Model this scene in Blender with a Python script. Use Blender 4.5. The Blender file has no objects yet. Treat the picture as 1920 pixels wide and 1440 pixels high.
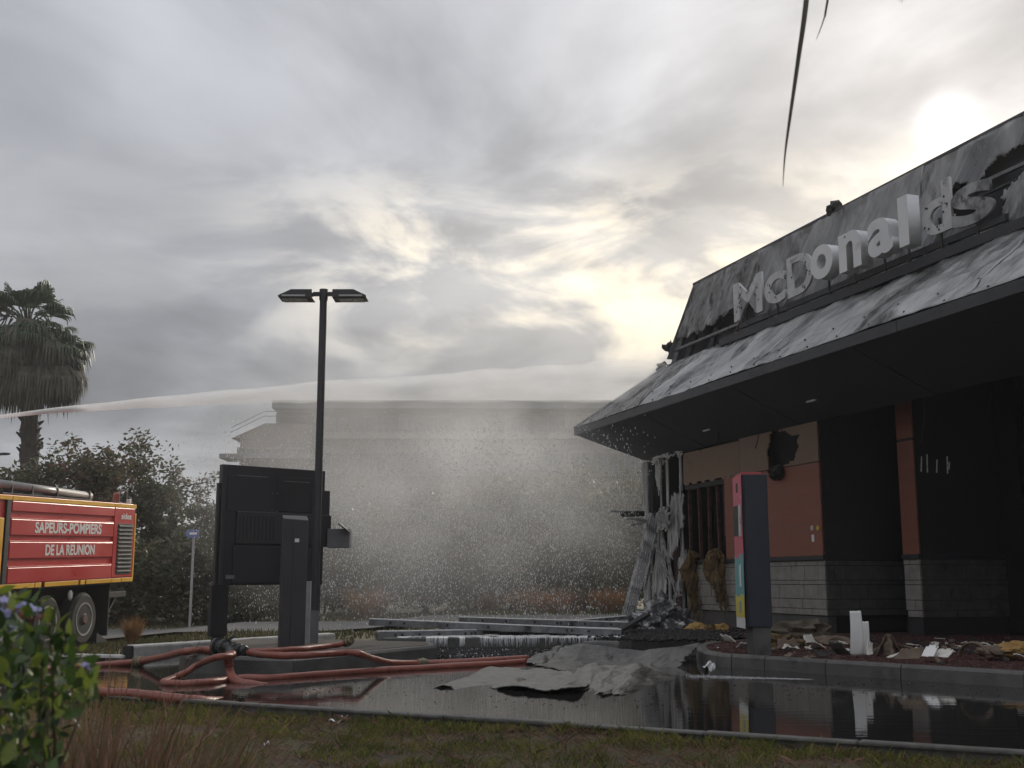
import bpy, bmesh, math, random
from mathutils import Vector, Matrix, noise
random.seed(7)
R_ = math.radians
scene = bpy.context.scene
COL = scene.collection

# ------------------------------------------------------------------ camera
FPX = 2150.0                       # focal length in pixels of the 1920 wide photograph
HOR = 370.0                        # horizon lies this far below the centre
PITCH = math.atan(HOR / FPX)
CAMZ = 1.0
cam_d = bpy.data.cameras.new('camera'); cam = bpy.data.objects.new('camera', cam_d); COL.objects.link(cam)
cam.location = (0, 0, CAMZ); cam.rotation_euler = (math.pi / 2 + PITCH, 0, 0)
cam_d.sensor_width = 36.0; cam_d.lens = 36.0 * FPX / 1920.0
cam_d.clip_start = 0.05; cam_d.clip_end = 3000
cam_d.dof.use_dof = True; cam_d.dof.focus_distance = 16.0; cam_d.dof.aperture_fstop = 7.0
scene.camera = cam

FW = Vector((0, math.cos(PITCH), math.sin(PITCH))); UP = Vector((0, -math.sin(PITCH), math.cos(PITCH)))
CP = Vector((0, 0, CAMZ))
def ray(u, v): return FW + Vector((1, 0, 0)) * ((u - 960) / FPX) + UP * ((720 - v) / FPX)
def P(u, v, Y):
    r = ray(u, v); return CP + r * (Y / r.y)
def G(u, v, z=0.0):
    r = ray(u, v); return CP + r * ((z - CAMZ) / r.z)
def PR(q):
    d = Vector(q) - CP; w = d.dot(FW); return 960 + FPX * d.x / w, 720 - FPX * d.dot(UP) / w

# ------------------------------------------------------------------ sky, sun, exposure
SUN_DIR = ray(1775, 232).normalized()
SUN_EL = math.asin(SUN_DIR.z); SUN_AZ = math.atan2(SUN_DIR.x, SUN_DIR.y)
world = bpy.data.worlds.new('World'); scene.world = world; world.use_nodes = True
def build_sky():
    nt = world.node_tree; N = nt.nodes; L = nt.links; N.clear()
    out = N.new('ShaderNodeOutputWorld'); bg = N.new('ShaderNodeBackground'); L.new(bg.outputs[0], out.inputs[0])
    def math_(op, a, b=None, c=None, clamp=False):
        n = N.new('ShaderNodeMath'); n.operation = op; n.use_clamp = clamp
        for i, x in enumerate((a, b, c)):
            if x is None: continue
            if isinstance(x, (int, float)): n.inputs[i].default_value = x
            else: L.new(x, n.inputs[i])
        return n.outputs[0]
    tc = N.new('ShaderNodeTexCoord'); sep = N.new('ShaderNodeSeparateXYZ'); L.new(tc.outputs['Generated'], sep.inputs[0])
    zz = math_('ADD', math_('MAXIMUM', sep.outputs[2], 0.0), 0.13)
    px = math_('DIVIDE', sep.outputs[0], zz); py = math_('DIVIDE', sep.outputs[1], zz)
    cmb = N.new('ShaderNodeCombineXYZ'); L.new(px, cmb.inputs[0]); L.new(py, cmb.inputs[1])
    def nz(scale, detail, rough, off, dist=0.0, vec=None, sc=(1, 1, 1)):
        mp = N.new('ShaderNodeMapping'); mp.inputs['Location'].default_value = off; mp.inputs['Scale'].default_value = sc
        L.new(vec or cmb.outputs[0], mp.inputs[0])
        n = N.new('ShaderNodeTexNoise'); n.inputs['Scale'].default_value = scale; n.inputs['Detail'].default_value = detail
        n.inputs['Roughness'].default_value = rough; n.inputs['Distortion'].default_value = dist
        L.new(mp.outputs[0], n.inputs['Vector']); return n.outputs[0]
    def mr(x, a, b, c, d, smooth=True):
        n = N.new('ShaderNodeMapRange'); n.interpolation_type = 'SMOOTHSTEP' if smooth else 'LINEAR'
        L.new(x, n.inputs[0])
        for i, k in enumerate((a, b, c, d)): n.inputs[i + 1].default_value = k
        return n.outputs[0]
    big = nz(0.42, 4, 0.5, (3.1, 8.2, 0), 0.3)
    mid = nz(1.1, 7, 0.52, (1.7, 4.4, 2.0), 0.6)
    puff = nz(6.0, 9, 0.56, (5.3, 1.2, 0.7), 0.4, vec=tc.outputs['Generated'], sc=(1.0, 1.0, 2.4))
    # distance from the sun
    dt = N.new('ShaderNodeVectorMath'); dt.operation = 'DOT_PRODUCT'
    L.new(tc.outputs['Generated'], dt.inputs[0]); dt.inputs[1].default_value = SUN_DIR
    dp = math_('MAXIMUM', dt.outputs['Value'], 0.0)
    g_wide = math_('POWER', dp, 16.0); g_mid = math_('POWER', dp, 260.0); g_core = math_('POWER', dp, 6500.0)
    # a break in the overcast low over the horizon, all the way round
    el = sep.outputs[2]
    band = math_('MULTIPLY', mr(el, 0.14, 0.22, 0.0, 1.0), mr(el, 0.27, 0.38, 1.0, 0.0))
    low = mr(el, 0.02, 0.20, 1.0, 0.0)
    cl = math_('ADD', math_('MULTIPLY', mr(big, 0.34, 0.66, 0.0, 1.0), 0.6), math_('MULTIPLY', mr(mid, 0.32, 0.68, 0.0, 1.0), 0.4))
    pf = mr(puff, 0.43, 0.62, 0.0, 1.0)
    near = mr(math_('POWER', dp, 5.0), 0.28, 0.66, 0.10, 1.0)
    br = math_('ADD', 0.075, math_('MULTIPLY', cl, 0.265))
    br = math_('ADD', br, math_('MULTIPLY', math_('MULTIPLY', band, near), math_('ADD', 0.05, math_('MULTIPLY', pf, 0.36))))
    br = math_('ADD', br, math_('MULTIPLY', low, math_('ADD', 0.04, math_('MULTIPLY', pf, 0.16))))
    br = math_('ADD', br, math_('MULTIPLY', g_wide, mr(mid, 0.44, 0.62, 0.0, 0.17)))
    # overcast skies are brighter overhead than at the horizon
    br = math_('MULTIPLY', br, math_('ADD', 0.72, math_('MULTIPLY', math_('MAXIMUM', sep.outputs[2], 0.0), 1.42)))
    br = math_('ADD', br, math_('MULTIPLY', g_mid, 0.07))
    br = math_('ADD', br, math_('MULTIPLY', g_core, 0.8))
    warm = math_('ADD', math_('MULTIPLY', g_wide, 0.30), math_('MULTIPLY', math_('MULTIPLY', band, near), math_('ADD', 0.25, math_('MULTIPLY', pf, 0.75))), clamp=True)
    mixc = N.new('ShaderNodeMix'); mixc.data_type = 'RGBA'
    L.new(warm, mixc.inputs[0]); mixc.inputs[6].default_value = (0.95, 0.97, 1.045, 1); mixc.inputs[7].default_value = (1.13, 1.0, 0.78, 1)
    vm = N.new('ShaderNodeVectorMath'); vm.operation = 'SCALE'; L.new(mixc.outputs[2], vm.inputs[0]); L.new(br, vm.inputs['Scale'])
    sky = N.new('ShaderNodeTexSky'); sky.sky_type = 'NISHITA'; sky.sun_disc = False
    sky.sun_elevation = SUN_EL; sky.sun_rotation = SUN_AZ
    sv = N.new('ShaderNodeVectorMath'); sv.operation = 'SCALE'; L.new(sky.outputs[0], sv.inputs[0]); sv.inputs['Scale'].default_value = 0.06
    fin = N.new('ShaderNodeMix'); fin.data_type = 'RGBA'; fin.inputs[0].default_value = 0.94
    L.new(sv.outputs[0], fin.inputs[6]); L.new(vm.outputs[0], fin.inputs[7])
    L.new(fin.outputs[2], bg.inputs[0]); bg.inputs[1].default_value = 1.0
build_sky()
sun_d = bpy.data.lights.new('sun', 'SUN'); sun = bpy.data.objects.new('sun', sun_d); COL.objects.link(sun)
sun_d.energy = 1.5; sun_d.angle = R_(10); sun_d.color = (1.0, 0.90, 0.76)
sun.rotation_euler = SUN_DIR.to_track_quat('Z', 'Y').to_euler(); sun.location = (20, 60, 40)
scene.view_settings.view_transform = 'Standard'; scene.view_settings.look = 'None'
scene.view_settings.gamma = 1.0; scene.view_settings.exposure = 0.74; scene.view_settings.use_curve_mapping = False
scene.cycles.use_denoising = True
scene.cycles.max_bounces = 6; scene.cycles.diffuse_bounces = 3; scene.cycles.glossy_bounces = 3
scene.cycles.transparent_max_bounces = 8; scene.cycles.volume_bounces = 2
scene.cycles.volume_step_rate = 4.0; scene.cycles.volume_max_steps = 64
scene.cycles.caustics_reflective = False; scene.cycles.caustics_refractive = False
scene.cycles.sample_clamp_indirect = 4.0

# ------------------------------------------------------------------ materials
MATS = {}
def M(name, cols, scale=5.0, rough=0.7, metal=0.0, bump=0.0, bscale=None, soot=0.0, sootcol=(0.012, 0.012, 0.013), sscale=1.5,
      stretch=(1, 1, 1), rvar=0.12, island=0.0, trans=0.0, spec=None, detail=6, sheen=0.0, sootstretch=None, coat=0.0, rot=0.0, sootrough=None):
    """noise coloured, bumped, sooted procedural material"""
    if name in MATS: return MATS[name]
    m = bpy.data.materials.new(name); m.use_nodes = True; MATS[name] = m
    nt = m.node_tree; N = nt.nodes; L = nt.links; bs = N['Principled BSDF']; out = N['Material Output']
    tc = N.new('ShaderNodeTexCoord')
    mp = N.new('ShaderNodeMapping'); mp.inputs['Scale'].default_value = stretch
    rt = N.new('ShaderNodeMapping'); rt.inputs['Rotation'].default_value = (0, 0, rot); L.new(tc.outputs['Object'], rt.inputs[0]); L.new(rt.outputs[0], mp.inputs[0])
    nz = N.new('ShaderNodeTexNoise'); nz.inputs['Scale'].default_value = scale; nz.inputs['Detail'].default_value = detail
    nz.inputs['Roughness'].default_value = 0.6; L.new(mp.outputs[0], nz.inputs['Vector'])
    cr = N.new('ShaderNodeValToRGB'); L.new(nz.outputs[0], cr.inputs[0])
    n = len(cols)
    while len(cr.color_ramp.elements) < n: cr.color_ramp.elements.new(0.5)
    for i, c in enumerate(cols):
        e = cr.color_ramp.elements[i]; e.position = 0.32 + 0.36 * i / max(1, n - 1); e.color = (*c, 1)
    col = cr.outputs[0]
    if island:
        ge = N.new('ShaderNodeNewGeometry'); hs = N.new('ShaderNodeHueSaturation')
        ml = N.new('ShaderNodeMapRange'); L.new(ge.outputs['Random Per Island'], ml.inputs[0])
        ml.inputs[3].default_value = 1 - island; ml.inputs[4].default_value = 1 + island
        L.new(ml.outputs[0], hs.inputs['Value']); L.new(col, hs.inputs['Color'])
        mh = N.new('ShaderNodeMapRange'); L.new(ge.outputs['Random Per Island'], mh.inputs[0]); mh.inputs[3].default_value = 0.5 + island * 0.07; mh.inputs[4].default_value = 0.5 - island * 0.07
        L.new(mh.outputs[0], hs.inputs['Hue']); col = hs.outputs[0]
    if soot:
        sm = N.new('ShaderNodeMapping'); sm.inputs['Scale'].default_value = sootstretch or stretch; L.new(rt.outputs[0], sm.inputs[0])
        sn = N.new('ShaderNodeTexNoise'); sn.inputs['Scale'].default_value = sscale; sn.inputs['Detail'].default_value = 9
        sn.inputs['Roughness'].default_value = 0.65; L.new(sm.outputs[0], sn.inputs['Vector'])
        sr = N.new('ShaderNodeMapRange'); L.new(sn.outputs[0], sr.inputs[0])
        sr.inputs[1].default_value = 0.66 - 0.32 * soot; sr.inputs[2].default_value = 0.78 - 0.32 * soot
        mx = N.new('ShaderNodeMix'); mx.data_type = 'RGBA'; L.new(sr.outputs[0], mx.inputs[0]); L.new(col, mx.inputs[6]); mx.inputs[7].default_value = (*sootcol, 1)
        col = mx.outputs[2]
    L.new(col, bs.inputs['Base Color'])
    rr = N.new('ShaderNodeMapRange'); L.new(nz.outputs[0], rr.inputs[0]); rr.inputs[1].default_value = 0.3; rr.inputs[2].default_value = 0.7
    rr.inputs[3].default_value = max(0.02, rough - rvar); rr.inputs[4].default_value = min(1, rough + rvar)
    ro = rr.outputs[0]
    if soot and sootrough:
        mxr = N.new('ShaderNodeMix'); L.new(sr.outputs[0], mxr.inputs[0]); L.new(ro, mxr.inputs[2]); mxr.inputs[3].default_value = sootrough; ro = mxr.outputs[0]
    L.new(ro, bs.inputs['Roughness']); bs.inputs['Metallic'].default_value = metal
    if spec is not None: bs.inputs['Specular IOR Level'].default_value = spec
    if coat: bs.inputs['Coat Weight'].default_value = coat; bs.inputs['Coat Roughness'].default_value = 0.15
    if bump:
        bn = N.new('ShaderNodeTexNoise'); bn.inputs['Scale'].default_value = bscale or scale * 4; bn.inputs['Detail'].default_value = 5
        L.new(mp.outputs[0], bn.inputs['Vector'])
        b = N.new('ShaderNodeBump'); b.inputs['Strength'].default_value = bump; b.inputs['Distance'].default_value = 0.02
        L.new(bn.outputs[0], b.inputs['Height']); L.new(b.outputs[0], bs.inputs['Normal'])
    if trans:
        tr = N.new('ShaderNodeBsdfTranslucent'); L.new(col, tr.inputs[0]); ms = N.new('ShaderNodeMixShader'); ms.inputs[0].default_value = trans
        L.new(bs.outputs[0], ms.inputs[1]); L.new(tr.outputs[0], ms.inputs[2]); L.new(ms.outputs[0], out.inputs['Surface'])
    return m

# ------------------------------------------------------------------ mesh helpers
def link(o): COL.objects.link(o); return o
def tag(o, label=None, cat=None, group=None, kind=None):
    if label: o['label'] = label
    if cat: o['category'] = cat
    if group: o['group'] = group
    if kind: o['kind'] = kind
    return o
def empty(name, loc, label=None, cat=None, group=None):
    o = bpy.data.objects.new(name, None); o.location = loc; o.empty_display_size = 0.2; link(o); return tag(o, label, cat, group)
def origin_of(o):
    v = Vector((0, 0, 0))
    while o is not None: v = v + o.location; o = o.parent
    return v
class MB:
    def __init__(s): s.v = []; s.f = []
    def add(s, vs, fs):
        k = len(s.v); s.v += [Vector(q) for q in vs]; s.f += [tuple(i + k for i in f) for f in fs]; return s
    def box8(s, p):        # eight corners: bottom ring, top ring
        return s.add(p, [(3, 2, 1, 0), (4, 5, 6, 7), (0, 1, 5, 4), (1, 2, 6, 5), (2, 3, 7, 6), (3, 0, 4, 7)])
    def box(s, c, x, y, z):  # centre and three half axes
        c, x, y, z = Vector(c), Vector(x), Vector(y), Vector(z)
        return s.box8([c - x - y - z, c + x - y - z, c + x + y - z, c - x + y - z, c - x - y + z, c + x - y + z, c + x + y + z, c - x + y + z])
    def bar(s, a, b, w, h, up=(0, 0, 1)):
        a, b = Vector(a), Vector(b); d = (b - a); l = d.length; d.normalize(); up = Vector(up)
        sx = d.cross(up)
        if sx.length < 1e-4: sx = d.cross(Vector((1, 0, 0)))
        sx.normalize(); uz = sx.cross(d)
        return s.box((a + b) / 2, sx * (w / 2), d * (l / 2), uz * (h / 2))
    def prism(s, poly, z0, z1):
        n = len(poly); vs = [(p[0], p[1], z0) for p in poly] + [(p[0], p[1], z1) for p in poly]
        return s.add(vs, [tuple(range(n - 1, -1, -1)), tuple(range(n, 2 * n))] + [(i, (i + 1) % n, n + (i + 1) % n, n + i) for i in range(n)])
    def tube(s, pts, rad, n=8, cap=True, squash=1.0):
        pts = [Vector(p) for p in pts]
        if isinstance(rad, (int, float)): rad = [rad] * len(pts)
        k = len(s.v); prev = None
        for i, p in enumerate(pts):
            d = pts[min(i + 1, len(pts) - 1)] - pts[max(i - 1, 0)]
            if d.length < 1e-9: d = Vector((0, 0, 1))
            d.normalize()
            if prev is None:
                ref = Vector((0, 0, 1)) if abs(d.z) < 0.9 else Vector((1, 0, 0))
                x = d.cross(ref).normalized()
            else:
                x = prev - d * prev.dot(d)
                x = x.normalized() if x.length > 1e-6 else d.orthogonal().normalized()
            prev = x; y = x.cross(d)
            for j in range(n):
                a = 2 * math.pi * j / n; s.v.append(p + x * (math.cos(a) * rad[i]) + y * (math.sin(a) * rad[i] * squash))
        for i in range(len(pts) - 1):
            for j in range(n):
                s.f.append((k + i * n + j, k + i * n + (j + 1) % n, k + (i + 1) * n + (j + 1) % n, k + (i + 1) * n + j))
        if cap:
            s.f.append(tuple(k + j for j in range(n - 1, -1, -1))); e = k + (len(pts) - 1) * n; s.f.append(tuple(e + j for j in range(n)))
        return s
    def lathe(s, c, axis, prof, n=24):   # prof: (offset along the axis, radius)
        c = Vector(c); ax = Vector(axis).normalized()
        return s.tube([c + ax * (o + 1e-5 * i) for i, (o, r) in enumerate(prof)], [r for o, r in prof], n) if False else s._lathe(c, ax, prof, n)
    def _lathe(s, c, ax, prof, n):
        x = ax.orthogonal().normalized(); y = ax.cross(x); k = len(s.v)
        for o, r in prof:
            for j in range(n):
                a = 2 * math.pi * j / n; s.v.append(c + ax * o + x * (r * math.cos(a)) + y * (r * math.sin(a)))
        for i in range(len(prof) - 1):
            for j in range(n):
                s.f.append((k + i * n + j, k + i * n + (j + 1) % n, k + (i + 1) * n + (j + 1) % n, k + (i + 1) * n + j))
        s.f.append(tuple(k + j for j in range(n - 1, -1, -1))); e = k + (len(prof) - 1) * n; s.f.append(tuple(e + j for j in range(n)))
        return s
    def grid(s, fn, nu, nv, keep=None):
        k = len(s.v)
        for i in range(nu + 1):
            for j in range(nv + 1): s.v.append(Vector(fn(i / nu, j / nv)))
        for i in range(nu):
            for j in range(nv):
                if keep is None or keep((i + .5) / nu, (j + .5) / nv):
                    q = k + i * (nv + 1) + j; s.f.append((q, q + nv + 1, q + nv + 2, q + 1))
        return s
    def blob(s, c, r, sub=3, amp=0.3, fr=1.5, seed=0, flat=None):
        bm = bmesh.new(); bmesh.ops.create_icosphere(bm, subdivisions=sub, radius=1.0)
        r = Vector(r) if not isinstance(r, (int, float)) else Vector((r, r, r)); k = len(s.v); so = Vector((seed * 3.7, seed * 1.9, seed * 5.1))
        for v in bm.verts:
            q = v.co.normalized(); d = 1 + amp * (noise.fractal(q * fr + so, 0.8, 2.0, 4))
            w = Vector((q.x * r.x * d, q.y * r.y * d, q.z * r.z * d))
            if flat is not None: w.z = max(w.z, flat)
            s.v.append(Vector(c) + w)
        bm.verts.index_update()
        for f in bm.faces: s.f.append(tuple(k + v.index for v in f.verts))
        bm.free(); return s
    def build(s, name, mat, parent=None, smooth=False, bevel=0.0, solid=0.0, base=True, clean=False, recalc=False):
        if parent is not None: off = origin_of(parent); loc = Vector((0, 0, 0))
        else:
            if base and s.v:
                xs = [q.x for q in s.v]; ys = [q.y for q in s.v]; zs = [q.z for q in s.v]
                off = Vector(((min(xs) + max(xs)) / 2, (min(ys) + max(ys)) / 2, min(zs)))
            else: off = Vector((0, 0, 0))
            loc = off
        me = bpy.data.meshes.new(name); me.from_pydata([tuple(q - off) for q in s.v], [], s.f); me.update()
        if clean:
            bm = bmesh.new(); bm.from_mesh(me)
            bmesh.ops.delete(bm, geom=[v for v in bm.verts if not v.link_faces], context='VERTS'); bm.to_mesh(me); bm.free()
        if recalc:
            bm = bmesh.new(); bm.from_mesh(me); bmesh.ops.recalc_face_normals(bm, faces=bm.faces); bm.to_mesh(me); bm.free()
        if smooth: me.shade_smooth()
        me.materials.append(mat)
        o = bpy.data.objects.new(name, me); o.location = loc; link(o)
        if parent is not None: o.parent = parent
        if solid:
            md = o.modifiers.new('thickness', 'SOLIDIFY'); md.thickness = solid; md.offset = 0
        if bevel:
            md = o.modifiers.new('bevel', 'BEVEL'); md.width = bevel; md.segments = 2; md.limit_method = 'ANGLE'; md.angle_limit = R_(40)
        return o
def text_mesh(body, extrude=0.01, offset=0.0, spacing=1.0):
    cu = bpy.data.curves.new('text', 'FONT'); cu.body = body; cu.size = 1.0; cu.extrude = extrude; cu.offset = offset; cu.space_character = spacing
    cu.resolution_u = 6
    ob = bpy.data.objects.new('text', cu); link(ob); dg = bpy.context.evaluated_depsgraph_get(); dg.update()
    me = bpy.data.meshes.new_from_object(ob.evaluated_get(dg)); COL.objects.unlink(ob); bpy.data.objects.remove(ob); return me
def place_text(name, body, p0, xdir, ydir, width, height, depth, mat, parent, offset=0.0, smooth=False, spacing=1.0, shear=0.0):
    """text squeezed into a box: p0 lower left of the front box, depth runs backwards along -x cross y"""
    me = text_mesh(body, 0.5, offset, spacing); vs = [v.co for v in me.vertices]
    x0 = min(v.x for v in vs); x1 = max(v.x for v in vs); y0 = min(v.y for v in vs); y1 = max(v.y for v in vs)
    z0 = min(v.z for v in vs); z1 = max(v.z for v in vs)
    X = Vector(xdir).normalized(); Y = Vector(ydir).normalized(); Z = X.cross(Y); off = origin_of(parent) if parent else Vector()
    for v in me.vertices:
        q = v.co; ty = (q.y - y0) / (y1 - y0)
        v.co = Vector(p0) + X * ((q.x - x0) / (x1 - x0) * width + shear * ty) + Y * (ty * height) + Z * (-(z1 - q.z) / (z1 - z0) * depth) - off
    me.materials.clear(); me.materials.append(mat); me.name = name
    o = bpy.data.objects.new(name, me); link(o)
    if parent: o.parent = parent
    return o
def inside(poly, x, y):
    c = False; n = len(poly)
    for i in range(n):
        x1, y1 = poly[i]; x2, y2 = poly[i - 1]
        if (y1 > y) != (y2 > y) and x < (x2 - x1) * (y - y1) / (y2 - y1) + x1: c = not c
    return c
def fb(x, y=0.0, z=0.0, o=4): return noise.fractal(Vector((x, y, z)), 0.9, 2.0, o)
def ridge(x, y=0.0, z=0.0, o=4): return noise.ridged_multi_fractal(Vector((x, y, z)), 1.0, 2.1, o, 1.0, 2.0)
def smooth_path(pts, n=6):
    pts = [Vector(p) for p in pts]; q = [pts[0]] + pts + [pts[-1]]; out = []
    for i in range(1, len(q) - 2):
        a, b, c, d = q[i - 1:i + 3]
        for k in range(n):
            t = k / n; out.append(0.5 * ((2 * b) + (c - a) * t + (2 * a - 5 * b + 4 * c - d) * t * t + (3 * b - a - 3 * c + d) * t ** 3))
    out.append(pts[-1]); return out
ZV = Vector((0, 0, 1))
# ------------------------------------------------------------------ shared materials
m_asphalt = M('wet_asphalt', [(0.018, 0.018, 0.02), (0.05, 0.05, 0.05)], 9, 0.35, bump=0.3, bscale=120)
m_conc = M('wet_concrete', [(0.05, 0.048, 0.045), (0.10, 0.097, 0.09)], 4, 0.55, bump=0.35, bscale=60, soot=0.25)
m_conc_pale = M('pale_concrete', [(0.32, 0.31, 0.29), (0.52, 0.51, 0.48)], 6, 0.6, bump=0.3, bscale=70, soot=0.2, sootcol=(0.06, 0.06, 0.055))
m_kerb_front = M('kerb_concrete', [(0.05, 0.047, 0.04), (0.13, 0.125, 0.11)], 8, 0.6, bump=0.3, bscale=80, soot=0.35, sootcol=(0.04, 0.037, 0.03))
m_dark = M('charred_metal', [(0.014, 0.015, 0.018), (0.028, 0.03, 0.034)], 3, 0.55, metal=0.0, bump=0.1, bscale=30)
m_char = M('charred_wood', [(0.008, 0.008, 0.008), (0.03, 0.028, 0.026)], 12, 0.85, bump=0.8, bscale=40)
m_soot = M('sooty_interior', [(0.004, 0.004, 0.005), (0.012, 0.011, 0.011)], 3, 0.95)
m_sheet = M('scorched_roof_metal', [(0.12, 0.12, 0.122), (0.30, 0.30, 0.30), (0.52, 0.515, 0.50)], 0.8, 0.34, metal=0.65, bump=0.5, bscale=16, soot=0.42, sscale=1.1, sootcol=(0.055, 0.053, 0.05), rvar=0.14, rot=-0.325, stretch=(0.55, 1.3, 0.55), sootrough=0.65, detail=8)
m_sheet2 = M('wrinkled_roof_metal', [(0.12, 0.12, 0.125), (0.22, 0.22, 0.222), (0.38, 0.375, 0.365)], 0.9, 0.36, metal=0.65, bump=0.5, bscale=16, soot=0.30, sscale=1.0, sootcol=(0.06, 0.058, 0.056), rot=-0.325, stretch=(0.55, 1.5, 0.55), sootrough=0.6, detail=8)
m_sheet3 = M('flaky_roof_metal', [(0.07, 0.068, 0.066), (0.17, 0.165, 0.16), (0.34, 0.335, 0.325)], 2.2, 0.5, metal=0.35, bump=1.0, bscale=12, soot=0.45, sscale=2.6, sootcol=(0.04, 0.038, 0.036), rot=-0.325, stretch=(0.7, 1.4, 0.7), sootrough=0.8, detail=10)
m_white = M('white_panel', [(0.62, 0.62, 0.60), (0.76, 0.76, 0.73)], 3, 0.5, soot=0.12, sootcol=(0.2, 0.18, 0.15), sscale=3)
m_letter = M('white_letter', [(0.60, 0.61, 0.62), (0.72, 0.72, 0.72)], 2, 0.45, soot=0.06, sootcol=(0.3, 0.28, 0.26))
m_letter_burnt = M('burnt_letter', [(0.40, 0.40, 0.41), (0.58, 0.58, 0.58)], 3, 0.6, soot=0.30, sootcol=(0.07, 0.07, 0.07), sscale=9)
m_frost = M('foam_streaked_metal', [(0.10, 0.10, 0.10), (0.36, 0.36, 0.355), (0.58, 0.58, 0.57)], 5, 0.65, bump=0.6, bscale=25, stretch=(3, 3, 0.35), soot=0.35, sscale=4)
m_foam = M('white_foam', [(0.45, 0.45, 0.44), (0.75, 0.75, 0.74)], 8, 0.7, bump=0.6, bscale=40, soot=0.25, sscale=8, sootcol=(0.08, 0.08, 0.08))
m_beam = M('galvanised_beam', [(0.10, 0.10, 0.105), (0.22, 0.22, 0.225)], 6, 0.5, metal=0.3, bump=0.2, soot=0.3, sscale=3)
m_rednoise = M('red_wall_panel', [(0.19, 0.060, 0.036), (0.26, 0.092, 0.055)], 2.5, 0.6, bump=0.08, bscale=60, stretch=(0.4, 0.4, 2.5), soot=0.12, sscale=0.9, sootcol=(0.02, 0.014, 0.013))
m_tan = M('brown_wall_panel', [(0.165, 0.098, 0.060), (0.225, 0.142, 0.090)], 1.6, 0.6, bump=0.08, bscale=60, soot=0.16, sscale=0.8, sootcol=(0.02, 0.016, 0.014))
m_chpanel = M('charred_wall_panel', [(0.016, 0.015, 0.017), (0.034, 0.030, 0.031)], 2.0, 0.7, stretch=(1, 1, 2), bump=0.1)
m_stone = M('stone_cladding', [(0.19, 0.178, 0.16), (0.29, 0.275, 0.25)], 6, 0.75, bump=0.5, bscale=35, soot=0.10, sscale=1.2)
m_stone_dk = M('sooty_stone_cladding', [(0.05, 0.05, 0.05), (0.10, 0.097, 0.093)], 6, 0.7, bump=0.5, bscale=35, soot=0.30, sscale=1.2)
m_black = M('black_rubber', [(0.010, 0.010, 0.011), (0.022, 0.022, 0.023)], 10, 0.6, bump=0.2)
m_yellow = M('yellow_foam', [(0.22, 0.12, 0.03), (0.42, 0.27, 0.09)], 7, 0.9, bump=0.8, bscale=30, soot=0.25, sscale=4)
m_brownins = M('burnt_insulation', [(0.035, 0.022, 0.012), (0.13, 0.085, 0.035), (0.24, 0.16, 0.06)], 9, 0.95, bump=1.0, bscale=40, stretch=(2, 2, .7), soot=0.25, sscale=4)

# ------------------------------------------------------------------ ground, road, water
def ground_z(x, y):
    t = min(1, max(0, (-5.6 - x) / 2.6)); s = min(1, max(0, (y - 15) / 4.0)); t = t * t * (3 - 2 * t)
    base = -0.035 - 0.20 * t * s
    if y > 34: base += 0.03 * min(30, y - 34) * 0.3
    if x > 0: base += 0.16 * min(1, max(0, (y - 17.9) / 0.3)) * min(1, max(0, (x + 2.4) / 1.0))
    elif x > -2.4: base += 0.16 * min(1, max(0, (y - 17.9) / 0.3)) * min(1, max(0, (x + 2.4) / 1.0))
    return base
m_ground = M('muddy_grass_ground', [(0.075, 0.068, 0.036), (0.13, 0.115, 0.065), (0.175, 0.155, 0.095)], 0.9, 0.9, bump=0.8, bscale=18)
def axis(vals):
    return sorted(set(vals))
gx = axis([-150, -110, -80, -50, -36] + [-28 + i for i in range(57)] + [36, 50, 80, 110, 150])
gy = axis([-40, -20, -6, 0, 4, 8, 12] + [14 + i * 0.5 for i in range(0, 40)] + [34 + 2 * i for i in range(12)] + [65, 80, 110, 140, 170, 200])
mb = MB(); ny = len(gy)
for x in gx:
    for y in gy:
        z = ground_z(x, y) - (0.09 if y < 14 else 0)
        mb.v.append(Vector((x, y, z)))
for i in range(len(gx) - 1):
    for j in range(ny - 1):
        q = i * ny + j; mb.f.append((q, q + ny, q + ny + 1, q + 1))
tag(mb.build('ground', m_ground, smooth=True, base=False), kind='structure')

m_road = M('pale_road', [(0.07, 0.07, 0.067), (0.115, 0.112, 0.105)], 2, 0.7, bump=0.3, bscale=60)
mb = MB(); xs = [-40 + 1.0 * i for i in range(66)]
for x in xs:
    for y in (24.5 + 0.03 * x, 27.5 + 0.03 * x, 30.5 + 0.03 * x): mb.v.append(Vector((x, y, max(ground_z(x, y), ground_z(x + 1, y), ground_z(x - 1, y), ground_z(x, y + .5), ground_z(x, y - .5)) + 0.012)))
for i in range(len(xs) - 1):
    for j in range(2): q = i * 3 + j; mb.f.append((q, q + 3, q + 4, q + 1))
tag(mb.build('road', m_road, smooth=True, base=False), kind='structure')

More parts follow.
